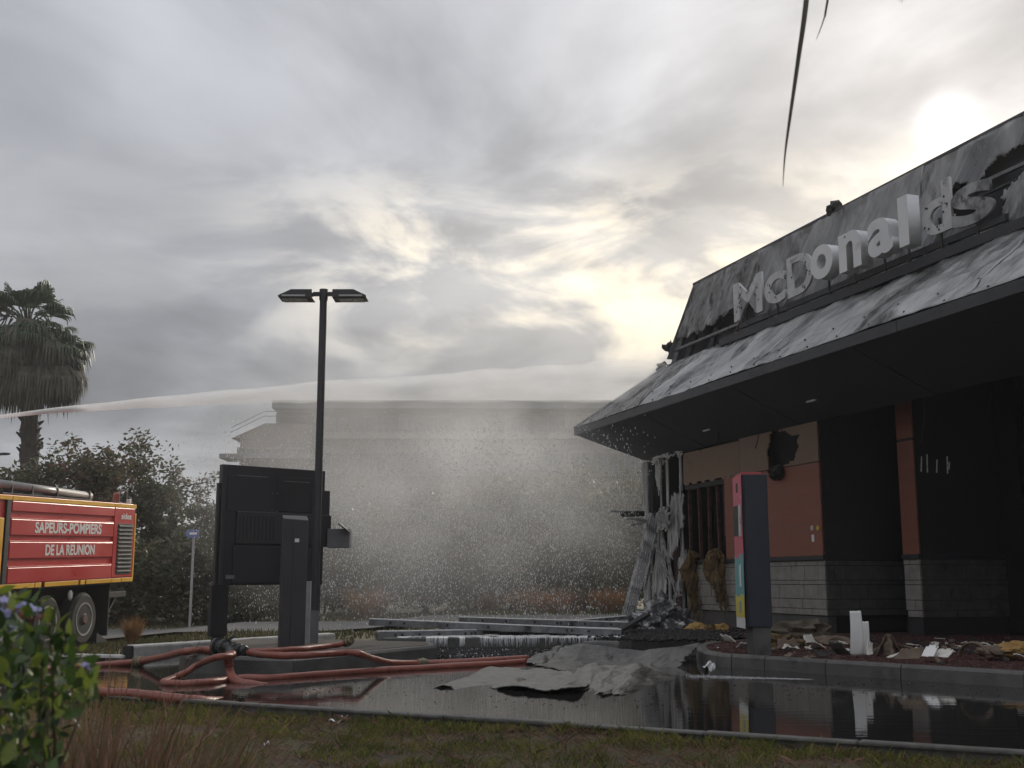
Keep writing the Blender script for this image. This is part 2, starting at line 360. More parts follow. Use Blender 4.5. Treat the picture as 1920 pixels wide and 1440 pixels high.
# water sheet
KL = Vector((-3.587, 10.468, 0)); KR = Vector((3.025, 7.047, 0)); KD = (KR - KL).normalized(); KN = Vector((KD.y, -KD.x, 0))   # KN points to the camera
if KN.y > 0: KN = -KN
m_water = bpy.data.materials.new('flood_water'); m_water.use_nodes = True
def water_mat(m):
    nt = m.node_tree; N = nt.nodes; L = nt.links; b = N['Principled BSDF']
    b.inputs['Base Color'].default_value = (0.022, 0.021, 0.019, 1); b.inputs['Roughness'].default_value = 0.03; b.inputs['IOR'].default_value = 1.75
    tc = N.new('ShaderNodeTexCoord'); mp = N.new('ShaderNodeMapping'); mp.inputs['Scale'].default_value = (0.6, 2.2, 1); L.new(tc.outputs['Object'], mp.inputs[0])
    n1 = N.new('ShaderNodeTexNoise'); n1.inputs['Scale'].default_value = 4.0; n1.inputs['Detail'].default_value = 3; L.new(mp.outputs[0], n1.inputs['Vector'])
    n2 = N.new('ShaderNodeTexNoise'); n2.inputs['Scale'].default_value = 22.0; n2.inputs['Detail'].default_value = 2; L.new(mp.outputs[0], n2.inputs['Vector'])
    n3 = N.new('ShaderNodeTexNoise'); n3.inputs['Scale'].default_value = 0.5; n3.inputs['Detail'].default_value = 2; L.new(tc.outputs['Object'], n3.inputs['Vector'])
    m3 = N.new('ShaderNodeMapRange'); L.new(n3.outputs[0], m3.inputs[0]); m3.inputs[1].default_value = 0.42; m3.inputs[2].default_value = 0.68; m3.inputs[3].default_value = 0.15; m3.inputs[4].default_value = 1.0
    mu = N.new('ShaderNodeMath'); mu.operation = 'MULTIPLY'; L.new(n2.outputs[0], mu.inputs[0]); L.new(m3.outputs[0], mu.inputs[1])
    ad = N.new('ShaderNodeMath'); ad.operation = 'MULTIPLY_ADD'; L.new(mu.outputs[0], ad.inputs[0]); ad.inputs[1].default_value = 0.22; L.new(n1.outputs[0], ad.inputs[2])
    bp = N.new('ShaderNodeBump'); bp.inputs['Strength'].default_value = 0.05; bp.inputs['Distance'].default_value = 0.02
    L.new(ad.outputs[0], bp.inputs['Height']); L.new(bp.outputs[0], b.inputs['Normal'])
water_mat(m_water)
wl = KL - KD * 9; wr = KR + KD * 9
wpoly = [wl + KN * 0.1, wr + KN * 0.1, Vector((14, 9, 0)), Vector((8, 17.95, 0)), Vector((-0.9, 17.95, 0)), Vector((-2.9, 19.3, 0)), Vector((-5.1, 15.85, 0)), Vector((-8.6, 16.9, 0)), Vector((-13, 15.5, 0))]
mb = MB(); mb.add([(p.x, p.y, 0.0) for p in wpoly], [tuple(range(len(wpoly)))])
tag(mb.build('water', m_water, base=False), kind='structure')

# front kerb along the verge: separate kerb stones
kroot = tag(MB().add([], []).build('front_kerb', m_kerb_front, base=False), kind='structure') if False else empty('front_kerb', KL)
kroot['kind'] = 'structure'
seg = 1.0; nk = 18
for i in range(nk):
    a = KL + KD * (-5.5 + i * seg + 0.004); b = KL + KD * (-5.5 + (i + 1) * seg - 0.004)
    h = 0.020 + 0.003 * math.sin(i * 2.3)
    mb = MB(); mb.bar(a + KN * 0.03 + ZV * (h - 0.12), b + KN * 0.03 + ZV * (h - 0.12 + 0.003 * math.sin(i)), 0.10, 0.24)
    mb.build('kerb_stone', m_kerb_front, kroot, bevel=0.012)

# verge on the camera's side
m_verge = M('verge_soil', [(0.028, 0.020, 0.011), (0.07, 0.05, 0.026), (0.08, 0.078, 0.026)], 3.0, 0.95, bump=1.0, bscale=40)
def vz(p): return -0.045 - 0.02 * min(1, max(0, -p.x - 0.5) / 2.5) + 0.035 * fb(p.x * 0.9, p.y * 0.9, 3) + 0.012 * fb(p.x * 6, p.y * 6, 9)
mb = MB()
def vfn(u, v):
    q = KL + KD * (-7 + 20 * u) + KN * (0.085 + 9.5 * v * v); q = q.copy(); q.z = vz(q) - 0.02 * (1 - v); return q
mb.grid(vfn, 110, 70)
tag(mb.build('verge', m_verge, smooth=True, base=False), kind='structure')

# ------------------------------------------------------------------ the restaurant
W0 = G(1552, 1186, 0.15); TH = math.atan(735 / (FPX / math.cos(PITCH)))
D1 = Vector((-math.sin(TH), math.cos(TH), 0)); NI = Vector((math.cos(TH), math.sin(TH), 0))
def B(a, b, z): q = W0 + D1 * a + NI * b; return Vector((q.x, q.y, z))
def A(u, v, b):
    r = ray(u, v); t = ((W0 - CP).dot(NI) + b) / r.dot(NI); q = CP + r * t; return (q - W0).dot(D1), q.z
def bbox(mb, a0, a1, b0, b1, z0, z1):
    return mb.box8([B(a0, b0, z0), B(a0, b1, z0), B(a1, b1, z0), B(a1, b0, z0), B(a0, b0, z1), B(a0, b1, z1), B(a1, b1, z1), B(a1, b0, z1)])
rest = empty('restaurant_building', B(2, 3, 0.15), 'burnt out restaurant with torn metal mansard roof, red panels and stone base', 'building')
ZS0, ZS1 = 0.42, 1.36          # stone course
ZW = 3.75                      # wall top
WA0, WA1 = 3.35, 5.10          # burnt window
def panel(name, a0, a1, z0, z1, b, mat, hole=None, step=0.04, thick=0.03):
    mb = MB(); nu = max(1, int(abs(a1 - a0) / step)) if hole else 1; nv = max(1, int((z1 - z0) / step)) if hole else 1
    mb.grid(lambda u, v: B(a1 + (a0 - a1) * u, b, z0 + (z1 - z0) * v), nu, nv, (lambda u, v: not hole(a1 + (a0 - a1) * u, z0 + (z1 - z0) * v)) if hole else None)
    return mb.build(name, mat, rest, solid=thick, clean=True)
# hole burnt through the wall
ha, hz = A(1468, 838, 0)
def hole(a, z):
    d = math.hypot((a - ha) / 0.52, (z - hz) / 0.34); d2 = math.hypot((a - ha - 0.25) / 0.22, (z - hz + 0.42) / 0.14)
    return min(d, d2 * 0.9) + 0.35 * fb(a * 3, z * 3, 1.7) < 1.0
sa, _ = A(1388, 870, 0)
panel('wall_panel', 0.02, sa - 0.006, 3.05, ZW, 0.0, m_tan, hole)
panel('wall_panel', sa + 0.006, 5.10, 3.02, ZW, 0.0, m_tan, lambda a, z: z < 3.04 + 0.02 * fb(a * 4) or (z > 3.70 + .03 * fb(a * 5, 3)))
panel('wall_panel', 0.02, WA0, 1.44, 3.035, 0.004, m_rednoise, hole)
mb = MB(); bbox(mb, 0.0, 5.1, 0.03, 0.05, ZS0, 1.44); mb.build('backing_wall', m_chpanel, rest)
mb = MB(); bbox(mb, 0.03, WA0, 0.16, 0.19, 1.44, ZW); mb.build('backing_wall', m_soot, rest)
mb = MB(); bbox(mb, -0.012, 5.12, -0.035, 0.03, ZS1, 1.435); mb.build('sill_band', m_dark, rest, bevel=0.006)
mb = MB(); bbox(mb, 0.03, 5.14, 0.03, 0.2, 0.0, ZS0 - 0.004); mb.build('plinth', m_conc, rest, bevel=0.01)
# head beam of the window, black cavity behind, charred studs
mb = MB(); bbox(mb, WA0, 5.12, 0.02, 0.14, 2.93, 3.02); mb.build('window_head', m_chpanel, rest)
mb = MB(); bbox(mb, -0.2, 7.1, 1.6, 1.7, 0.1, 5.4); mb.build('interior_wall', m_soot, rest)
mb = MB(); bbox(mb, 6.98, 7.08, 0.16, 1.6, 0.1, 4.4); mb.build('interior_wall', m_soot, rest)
for u in (1294, 1312, 1331, 1347, 1361, 1379):
    a, _ = A(u, 1000, 0.06); a2 = a + random.uniform(-.05, .05); z0 = 1.40 if u not in (1361,) else 1.9
    mb = MB(); mb.bar(B(a2, 0.07, z0), B(a, 0.07, 2.94), 0.045, 0.07, NI)
    mb.build('window_stud', M('charred_red_stud', [(0.03, 0.012, 0.012), (0.13, 0.05, 0.045)], 9, 0.8, bump=0.5, soot=0.35, sscale=5), rest, bevel=0.004)
# stone cladding, stone by stone
COURSES = [0.11, 0.165, 0.245, 0.075, 0.25, 0.085]
def stones(org, along, outward, length, mat, seed):
    rnd = random.Random(seed); z = ZS0 + 0.004
    for h in COURSES:
        x = -rnd.uniform(0, 0.3)
        while x < length:
            l = rnd.uniform(0.34, 0.52) if h > 0.1 else rnd.uniform(0.3, 0.6)
            x0, x1 = max(0, x), min(length, x + l)
            if x1 - x0 > 0.05:
                t = 0.030 + rnd.uniform(-0.004, 0.004)
                mb = MB(); c = Vector(org) + along * ((x0 + x1) / 2) + outward * (t / 2); c.z = z + h / 2
                mb.box(c, along * ((x1 - x0) / 2 - 0.005), -outward * (t / 2), ZV * (h / 2 - 0.005))
                o = mb.build('stone', mat, rest, bevel=0.004)
            x += l
        z += h
stones(B(0, 0.03, 0), D1, -NI, 5.1, m_stone, 1)
# return of the first block (faces the camera, charred) and what lies behind
mb = MB(); bbox(mb, 0.0, 0.03, 0.03, 2.6, ZS1, ZW + 0.6); mb.build('return_wall', m_chpanel, rest)
mb = MB(); bbox(mb, 0.02, 0.05, 0.19, 2.6, 0.0, ZS1); mb.build('return_backing', m_soot, rest)
stones(B(0.02, 0.03, 0), NI, -D1, 2.5, m_stone_dk, 2)
# pier of the second block
pa0, pa1, pb0, pb1 = -1.33, -0.92, 0.9, 3.0
mb = MB(); bbox(mb, pa0 + .03, pa1, pb0 + .03, pb1, 0.0, 4.6); mb.build('pier_core', m_chpanel, rest)
mb = MB(); bbox(mb, pa0, pa1, pb0, pb0 + .026, 1.44, 3.30); mb.build('wall_panel', m_rednoise, rest)
mb = MB(); bbox(mb, pa0, pa1, pb0, pb0 + .026, 3.345, 4.25); mb.build('wall_panel', m_rednoise, rest)
mb = MB(); bbox(mb, pa0 - 0.02, pa1 + .01, pb0 - 0.03, pb1, ZS1, 1.436); mb.build('sill_band', m_dark, rest, bevel=0.005)
stones(B(pa0, pb0 + .03, 0), D1, -NI, pa1 - pa0, m_stone, 3)
stones(B(pa0 + .03, pb0 + .03, 0), NI, -D1, 2.0, m_stone_dk, 4)
mb = MB(); bbox(mb, -1.8, 0.0, 2.62, 2.75, 0.0, 4.8); mb.build('service_wall', m_soot, rest)
mb = MB(); bbox(mb, -10, -1.3, 3.0, 3.12, 0.0, 4.9); mb.build('front_wall', m_soot, rest)
# hanging scorched strips on the dark wall
for u, v0, v1 in ((1728, 856, 884), (1738, 852, 886), (1757, 862, 886), (1776, 856, 888), (1780, 866, 880)):
    q0 = P(u, v0, 18.15); q1 = P(u + random.uniform(-1, 3), v1, 18.15)
    mb = MB(); mb.bar(q0, q1, 0.018, 0.006, (0, 1, 0)); mb.build('hanging_strip', m_letter_burnt, rest)
# soffit, fascia
BE, ZE, AT = -1.4, 4.53, 7.9      # eave offset, eave height, far tip
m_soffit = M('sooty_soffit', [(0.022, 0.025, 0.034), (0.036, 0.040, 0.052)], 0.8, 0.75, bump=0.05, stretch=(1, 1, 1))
def soff(a, v):
    lim = AT - 0.02 - 0.75 * v; a = min(a, lim)
    return B(a, BE + 0.02 + 1.44 * v, ZE - 0.13 - 0.63 * v)
edges = [AT] + [6.6 - 1.2 * k for k in range(15)]
for k in range(15):
    e1, e0 = edges[k], edges[k + 1]
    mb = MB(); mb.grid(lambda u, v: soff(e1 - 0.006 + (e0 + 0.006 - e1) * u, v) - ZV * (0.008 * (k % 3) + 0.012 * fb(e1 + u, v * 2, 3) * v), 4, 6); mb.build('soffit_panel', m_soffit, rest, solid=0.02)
for k, (u, v, l) in enumerate(((1345, 815, .35), (1420, 800, .55), (1560, 770, .5), (1650, 770, .8), (1770, 740, .6), (1835, 760, .9), (1600, 760, .3))):
    a, z = A(u, v, -0.3); q = B(a, -0.3 + .8 * (u > 1540), z + .15 + .2 * (u > 1540)); mb = MB(); mb.tube(smooth_path([q, q + Vector((.03, .02, -l * .5)), q + Vector((-.04, .05, -l))], 4), .009, 5); mb.build('hanging_cable', m_black, rest)
mb = MB(); mb.grid(lambda u, v: B(7.2 - 17.2 * u, 0.05 + 3.3 * v, 3.768 + 0.9 * v), 2, 2); mb.build('ceiling', m_soot, rest, solid=0.02)
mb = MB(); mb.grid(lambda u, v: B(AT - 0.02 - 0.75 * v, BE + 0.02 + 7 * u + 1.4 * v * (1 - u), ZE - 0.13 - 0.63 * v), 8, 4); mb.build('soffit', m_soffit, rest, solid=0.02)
m_fascia = M('fascia_metal', [(0.028, 0.030, 0.036), (0.062, 0.063, 0.07)], 2.0, 0.5, metal=0.2, soot=0.35, sscale=1.2, bump=0.1)
xs = [AT, 4.9, 1.9, -1.1, -4.1, -7.1, -10]
for i in range(6):
    mb = MB(); a1, a0 = xs[i] - (0.004 if i else 0), xs[i + 1] + 0.004
    bbox(mb, a0, a1, BE - 0.012 - 0.003 * (i % 2), BE + 0.03, ZE - 0.15, ZE + 0.012); mb.build('fascia', m_fascia, rest, bevel=0.004)
mb = MB(); bbox(mb, AT - 0.03, AT + 0.012, BE + 0.031, BE + 8, ZE - 0.15, ZE + 0.012); mb.build('fascia', m_fascia, rest)
for u, v in ((1325, 806), (1521, 751)):
    a, z = A(u, v, -0.8)
    mb = MB(); bbox(mb, a - 0.12, a + 0.12, -0.82, -0.78, z - 0.02, z + 0.005); mb.build('soffit_light', m_letter_burnt, rest)

# lower roof: seven scorched sheets
def wr(a, t, k):   # wrinkle field
    q = a * 0.9 + t * 1.3; w = ridge(q * 1.2, t * 2.2 - a * 0.5, k, 4) - 1.0
    return (0.035 * w + 0.055 * fb(a * 0.55, t * 1.4, k + 5, 3)) * min(1, max(.25, (6.8 - a) / 2)) + 0.020 * (ridge(a * 3.4 + t * 3.2, t * 2.4 - a * .8, k, 4) - 1) + 0.012 * fb(a * 6, t * 9, k)
joints = [AT, 6.2, 4.3, 2.2, 0.0, -2.6, -5.4, -10.0]
def low_pt(a, t, d=0.0):
    return B(a, BE + 1.5 * t - 0.62 * d, ZE + 0.03 + 1.22 * t + 0.78 * d)
for i in range(7):
    a1, a0 = joints[i], joints[i + 1]
    def fn(u, v, a0=a0, a1=a1, i=i):
        t = v
        lim = AT - 1.9 * t
        hi = min(a1, lim) if i else lim
        lo = min(a0 - 0.03, lim - 0.01 - (0.02 * (6 - i)))
        a = hi + (lo - hi) * u
        edge = min(1, v / 0.12)
        d = wr(a, t, 1.3) * (0.25 + 0.75 * edge) + 0.006 * (i % 2)
        if a > 3: d += 0.012 * fb(a * 11, t * 14, 3)
        return low_pt(a, t, d)
    mb = MB(); mb.grid(fn, int((a1 - a0) * 16), 40)
    mb.build('roof_sheet', m_sheet3 if i < 2 else m_sheet, rest, smooth=True, solid=0.006)
mb = MB(); mb.grid(lambda u, v: B(AT - 1.9 * v, BE + 9.0 * u + 1.5 * v * (1 - 2 * u), ZE + 0.02 + 1.2 * v), 4, 3); mb.build('roof_sheet', m_sheet2, rest, solid=0.006)
mb = MB(); mb.bar(low_pt(AT + .01, 0.0, .015), low_pt(AT - 1.9, 1.0, .02), 0.11, 0.03, -NI + ZV); mb.build('hip_flashing', m_sheet3, rest, bevel=0.006)
# screw heads along the lower edge
m_screw = M('screw', [(0.01, 0.01, 0.01), (0.03, 0.03, 0.03)], 8, 0.6)
k = 0
for i in range(34):
    a = 7.0 - i * 0.40; q = low_pt(a, 0.045 + 0.16 * (i % 2), 0.012 + wr(a, 0.045 + 0.16 * (i % 2), 1.3) * (0.25 + .75 * min(1, (0.045 + .16 * (i % 2)) / .12)))
    mb = MB(); mb.lathe(q, (-NI * 0.62 + ZV * 0.78), [(-0.01, 0.016), (0.006, 0.014), (0.012, 0.006)], 6); mb.build('screw', m_screw, rest)

# upper mansard band
GAP1 = [(1225, 660), (1262, 640), (1292, 634), (1335, 606), (1378, 578), (1402, 566), (1425, 600), (1450, 606), (1450, 760), (1200, 760)]
GAP2 = [(1838, 345), (1850, 312), (1880, 288), (1930, 255), (1990, 240), (1990, 300), (1925, 322), (1872, 372), (1850, 372)]
GAP3 = [(1775, 372), (1796, 342), (1850, 352), (1890, 372), (1880, 420), (1830, 425), (1780, 400)]
def up_pt(a, t, d=0.0): return B(a, 0.1 + 0.5 * t - 0.966 * d, 5.75 + 1.87 * t + 0.26 * d)
ujoints = [6.0, 3.6, 2.55, -0.2, -2.4, -4.6, -10]
def uwr(a, t, far):
    q = a + 0.55 * t * 1.9
    f1 = ridge(q * 1.5, t * 0.5, 4.2, 3) - 1.0
    w = 0.085 * f1 + 0.07 * fb(q * 0.8, t * 0.7, 8, 3) + 0.02 * (ridge(q * 4.5, t * 1.2, 3.1, 3) - 1)
    if far: w = 0.4 * w + 0.030 * (ridge(a * 2.6 + t, t * 5 - a, 2.2, 5) - 1) + 0.01 * fb(a * 9, t * 14, 3)
    return w
for i in range(6):
    a1, a0 = ujoints[i], ujoints[i + 1]
    def fn(u, v, a0=a0, a1=a1, i=i):
        lim = 6.0 - 0.43 * v; hi = min(a1, lim) if i == 0 else a1; a = hi + (a0 - 0.02 - hi) * u
        e = min(1, (1 - v) / 0.06)
        d = uwr(a, v, i < 2) * e + 0.01 * (i % 2)
        # edges of the tears curl outwards
        px, py = PR(up_pt(a, v))
        return up_pt(a, v, d)
    def keep(u, v, a0=a0, a1=a1, i=i):
        lim = 6.0 - 0.43 * v; hi = min(a1, lim) if i == 0 else a1; a = hi + (a0 - 0.02 - hi) * u
        px, py = PR(up_pt(a, v)); n1 = 9 * fb(a * 4, v * 5, 1); n2 = 9 * fb(a * 4, v * 5, 7)
        n1 += 3 * fb(a * 14, v * 20, 2); n2 += 3 * fb(a * 14, v * 20, 6)
        return not (inside(GAP1, px + n1, py + n2) or inside(GAP2, px + n1, py + n2) or inside(GAP3, px + n1, py + n2))
    mb = MB(); mb.grid(fn, int((a1 - a0) * 22), 60, keep)
    mb.build('roof_sheet', m_sheet3 if i < 2 else m_sheet2, rest, smooth=True, solid=0.006, clean=True)
mb = MB(); mb.grid(lambda u, v: B(6.0 - 0.43 * v, 0.1 + 6 * u + 0.5 * v, 5.95 + 1.67 * v), 3, 3); mb.build('roof_sheet', m_sheet2, rest, solid=0.006)
mb = MB(); bbox(mb, -10, 5.3, 0.66, 0.70, 5.5, 7.45); mb.build('backing_board', m_dark, rest)
mb = MB(); bbox(mb, -10, 3.3, -0.06, 0.03, 5.70, 5.86); mb.build('shade_strip', m_dark, rest, bevel=0.01)  # dark bar added to draw the shade line at the foot of the band
mb = MB(); mb.bar(B(5.59, 0.60, 7.63), B(-10, 0.60, 7.63), 0.06, 0.02, NI); mb.build('ridge_flashing', m_fascia, rest, bevel=0.006)
mb = MB(); bbox(mb, -10, 5.5, 0.66, 6, 7.30, 7.40); mb.build('roof_deck', m_dark, rest)
mb = MB(); bbox(mb, -10, 7.0, 9.0, 9.2, 0, 7.3); mb.build('rear_wall', m_dark, rest)
mb = MB(); bbox(mb, -10, 6.0, 0.72, 9.0, 5.35, 5.42); mb.build('roof_floor', m_soot, rest)
# rails and braces bared by the tears
def rail(p, q, w, mat): mb = MB(); mb.bar(p, q, w, w); return mb.build('rail', mat, rest, bevel=0.005)
rail(B(6.55, 0.22, 5.83), B(2.0, 0.22, 5.83), 0.055, m_beam)
rail(B(6.25, 0.30, 6.16), B(3.0, 0.30, 6.16), 0.055, m_beam)
rail(B(5.6, 0.42, 6.52), B(3.3, 0.42, 6.52), 0.05, m_dark)
rail(B(-3.5, 0.45, 6.82), B(-6.5, 0.45, 6.82), 0.055, m_beam)
rail(B(-3.5, 0.42, 6.62), B(-6.5, 0.42, 6.62), 0.04, m_dark)
for a in (6.1, 5.45, 4.4):
    mb = MB(); mb.bar(B(a, 0.25, 5.65), B(a - 0.35, 0.52, 6.75), 0.13, 0.10); mb.build('brace', m_beam if a > 6 else m_dark, rest, bevel=0.006)
mb = MB(); p0 = B(*A(1376, 640, 0.1)[:1], 0.1, A(1376, 640, 0.1)[1]); p1 = B(A(1388, 604, 0.1)[0], 0.1, A(1388, 604, 0.1)[1]); mb.bar(p0, p1, 0.06, 0.02); mb.build('brace', M('rusty_strip', [(0.15, 0.09, 0.06), (0.25, 0.17, 0.12)], 8, 0.8), rest)
# charred scraps clinging to the rail ends and ridge
for (u, v, b, r, sd) in ((1250, 652, 0.22, 0.09, 1), (1258, 645, 0.25, 0.06, 2), (1243, 690, 0.1, 0.12, 3), (1236, 697, 0.05, 0.08, 4), (1565, 388, 0.62, 0.12, 5), (1560, 394, 0.62, 0.08, 6)):
    a, z = A(u, v, b); mb = MB(); mb.blob(B(a, b, z), r, 2, 1.1, 1.7, sd); mb.build('charred_scrap', m_char, rest)
# dangling wires below the letters
for pts in ([(1440, 582), (1446, 610), (1460, 628), (1450, 640), (1425, 650)], [(1400, 605), (1408, 632), (1430, 640), (1440, 650)], [(1716, 474), (1740, 477), (1765, 468), (1780, 455)], [(1470, 570), (1480, 590), (1470, 600)]):
    mb = MB(); q = []
    for u, v in pts: a, z = A(u, v, -0.05); q.append(B(a, -0.05, z))
    mb.tube(smooth_path(q, 5), 0.010, 5); mb.build('wire', m_black, rest)
# burnt far end: frame, studs, shreds
def fcol(u0, u1, z0, z1, b, mat, name, lean=0):
    a0, _ = A(u1, 1000, b); a1, _ = A(u0, 1000, b); mb = MB()
    n = 14
    def fn(s, t): return B(a1 + (a0 - a1) * s + lean * t + 0.008 * fb(s * 3, t * 8, u0), b - 0.012 * fb(s * 4, t * 7, u0), z0 + (z1 - z0) * t)
    mb.grid(fn, 6, n, lambda s, t: True); return mb.build(name, mat, rest, smooth=True, solid=0.03)
fcol(1206, 1217, 0.15, 3.72, 0.0, m_frost, 'corner_column')
fcol(1217, 1226, 1.5, 3.72, 0.08, m_char, 'corner_column')
for u0, u1 in ((1240, 1243), (1252, 1256), (1277, 1281)): fcol(u0, u1, 0.3 if u0 != 1239 else 2.3, 3.72, 0.03, m_frost, 'frame_stud')
def shred(poly, b, mat, amp=0.08, name='torn_cladding', nu=30, nv=50):
    us = [p[0] for p in poly]; vs = [p[1] for p in poly]; u0, u1, v0, v1 = min(us), max(us), min(vs), max(vs)
    def pt(s, t):
        u = u0 + (u1 - u0) * s; v = v0 + (v1 - v0) * t; a, z = A(u, v, b); return B(a, b - amp * fb(s * 4 + b, t * 1.3, u0 * .1) - 0.08 * amp * ridge(s * 7, t, u0), z)
    mb = MB(); mb.grid(pt, nu, nv, lambda s, t: inside(poly, u0 + (u1 - u0) * s + 2.5 * fb(s * 9, t * 14, 2), v0 + (v1 - v0) * t + 12 * fb(s * 14, t * 3, 5)))
    return mb.build(name, mat, rest, smooth=True, solid=0.012, clean=True)
shred([(1222, 850), (1280, 846), (1281, 856), (1262, 852), (1245, 862), (1234, 858), (1226, 872), (1219, 870)], -0.03, m_foam)
shred([(1279, 905), (1281, 985), (1274, 1005), (1262, 1050), (1258, 1030), (1256, 940), (1268, 930)], -0.02, m_frost)
shred([(1232, 995), (1246, 990), (1252, 1060), (1256, 1148), (1246, 1150), (1240, 1120), (1232, 1148), (1226, 1100)], 0.05, m_frost, 0.12)
shred([(1258, 1000), (1276, 985), (1280, 1150), (1268, 1150)], 0.12, M('burnt_red_cladding', [(0.04, 0.018, 0.018), (0.11, 0.045, 0.042)], 4, 0.7, soot=0.4), 0.05)
shred([(1234, 850), (1244, 852), (1242, 905), (1236, 930), (1231, 890)], 0.1, m_foam)
shred([(1226, 962), (1250, 950), (1262, 975), (1258, 990), (1244, 985), (1236, 1000), (1228, 985)], -0.12, m_frost, 0.2)
shred([(1276, 1040), (1290, 1030), (1286, 1075), (1276, 1105), (1268, 1140), (1262, 1130), (1270, 1085)], -0.10, m_frost, 0.1)
for (p, q) in (((1222, 1010), (1262, 1095)), ((1232, 985), (1212, 1105)), ((1228, 990), (1205, 1090)), ((1240, 1010), (1270, 1110))):
    ap, zp = A(*p, -0.08); aq, zq = A(*q, -0.08); mb = MB(); mb.bar(B(ap, -0.05, zp), B(aq, -0.12, zq), 0.06, 0.02); mb.build('fallen_strip', m_frost, rest)
for (u0, v0, u1, v1, h) in ((1142, 958, 1206, 960, .05), (1166, 964, 1206, 963, .12), (1172, 972, 1210, 976, .05), (1180, 985, 1212, 978, .05)):
    mb = MB(); q0, q1 = P(u0, v0, 24.9), P(u1, v1, 26.0); mb.bar(q0, q1, 0.08, h); o = mb.build('charred_beam', m_char if h > .1 else m_foam, rest, bevel=0.01)
for i, (u, v) in enumerate(((1290, 868), (1455, 880))):
    pass
a, z = A(1458, 886, -0.06); mb = MB(); mb.blob(B(a, -0.06, z), (0.16, 0.16, 0.14), 2, 0.5, 2, 3); mb.build('melted_wall_light', m_char, rest)
for dx, col in ((0, (0.6, 0.45, 0.05)), (-11, (0.5, 0.48, 0.42))):
    a, z = A(1536 + dx - 3, 990, -0.02); mb = MB(); mb.lathe(B(a, -0.015, z), -NI, [(0, 0.045), (0.006, 0.045), (0.008, 0.04)], 14)
    mb.build('round_sticker', M('sticker_%d' % (dx < 0), [col, tuple(c * 0.8 for c in col)], 9, 0.5, soot=0.2, sscale=20), rest)
a, z = A(1524, 1009, -0.02); mb = MB(); bbox(mb, a - 0.035, a + 0.035, -0.02, -0.014, z - 0.06, z + 0.06); mb.build('notice_label', m_white, rest)

# ------------------------------------------------------------------ roof sign
sign = empty('roof_sign', B(0, -0.1, 5.8), 'weathered white restaurant name letters standing on the torn roof, some burnt flat', 'sign')
BS = -0.10
LET = [('M', 1375, 1429, 510, 605, 1), ('c', 1433, 1472, 503, 577, 1), ('D', 1475, 1524, 464, 561, 1), ('o', 1519, 1561, 450, 531, 0), ('n', 1572, 1614, 424, 514, 0),
       ('a', 1626, 1673, 398, 488, 0), ('l', 1684, 1703, 363, 466, 0), ('d', 1727, 1783, 331, 451, 1)]
for ch, u0, u1, v0, v1, burnt in LET:
    w = (u1 - u0); b = BS if burnt else BS - 0.22; um = (u0 + u1) / 2; vm = (v0 + v1) / 2
    a0, _ = A(u0, vm, b); a1, _ = A(u1, vm, b); zt = A(um, v0 + 0.20 * w, b)[1]; zb = A(um, v1 - 0.20 * w, b)[1]
    if ch == 'n': place_text('letter', ch, B(a0, b, zb), -D1, ZV, a0 - a1, zt - zb, 0.22, m_letter, sign, 0.034)
    else: place_text('letter', ch, B(a0, b, zb), -D1, ZV, a0 - a1, zt - zb, 0.045 if burnt else 0.22, m_letter_burnt if burnt else m_letter, sign, 0.02 if burnt else 0.034)
# the last letter has half fallen: upper half black, tipped over
b = BS; a0, z0 = A(1783, 395, b); a1, z1 = A(1862, 350, b)
sroot = place_text('letter', 's', B(a0, b, A(1822, 420, b)[1]), -D1, ZV, (a0 - a1) * 0.98, 0.60, 0.05, M('black_burnt_letter', [(0.05, 0.05, 0.05), (0.16, 0.16, 0.16), (0.42, 0.42, 0.42)], 1.4, 0.7, soot=0.45, sscale=3), sign, 0.025)
for (p, q) in (((1390, 560), (1390, 610)), ((1450, 560), (1450, 590)), ((1545, 505), (1545, 545)), ((1594, 490), (1594, 530)), ((1650, 470), (1650, 505)), ((1695, 450), (1695, 480)), ((1755, 420), (1755, 455)), ((1822, 400), (1822, 430))):
    ap, zp = A(*p, BS); aq, zq = A(*q, BS); mb = MB(); mb.bar(B(ap, BS + 0.07, zp + .1), B(ap, BS + 0.10, zp - 0.45), 0.03, 0.03); mb.build('bracket', m_dark, sign)
for b0, zz, aa in ((0, 0.02, 0),):
    a0, z0 = A(1378, 606, BS); a1, z1 = A(1875, 405, BS)
    mb = MB(); mb.bar(B(a0, BS + 0.12, (z0 + z1) / 2 - 0.03), B(a1, BS + 0.12, (z0 + z1) / 2 - 0.03), 0.06, 0.10); mb.build('sign_rail', m_dark, sign)
# rows of burnt out lamps on the flat letter backs
m_led = m_screw
for ch, u0, u1, v0, v1, burnt in LET:
    if not burnt: continue
    rnd = random.Random(ord(ch))
    for i in range(14):
        u = rnd.uniform(u0 + 5, u1 - 5); v = rnd.uniform(v0 + 25, v1 - 18); a, z = A(u, v, BS)
        # only where the letter has a stroke
        hitp = False
        for o in sign.children:
            if o.type != 'MESH' or not o.name.startswith('letter'): continue
            org = B(a, BS - 0.5, z) - sign.location; ok, loc, nor, idx = o.ray_cast(org, NI)
            if ok: hitp = True; break
        if hitp:
            mb = MB(); mb.lathe(B(a, BS, z), -NI, [(-0.002, 0.018), (0.008, 0.018)], 6); mb.build('lamp_stub', m_led, sign)
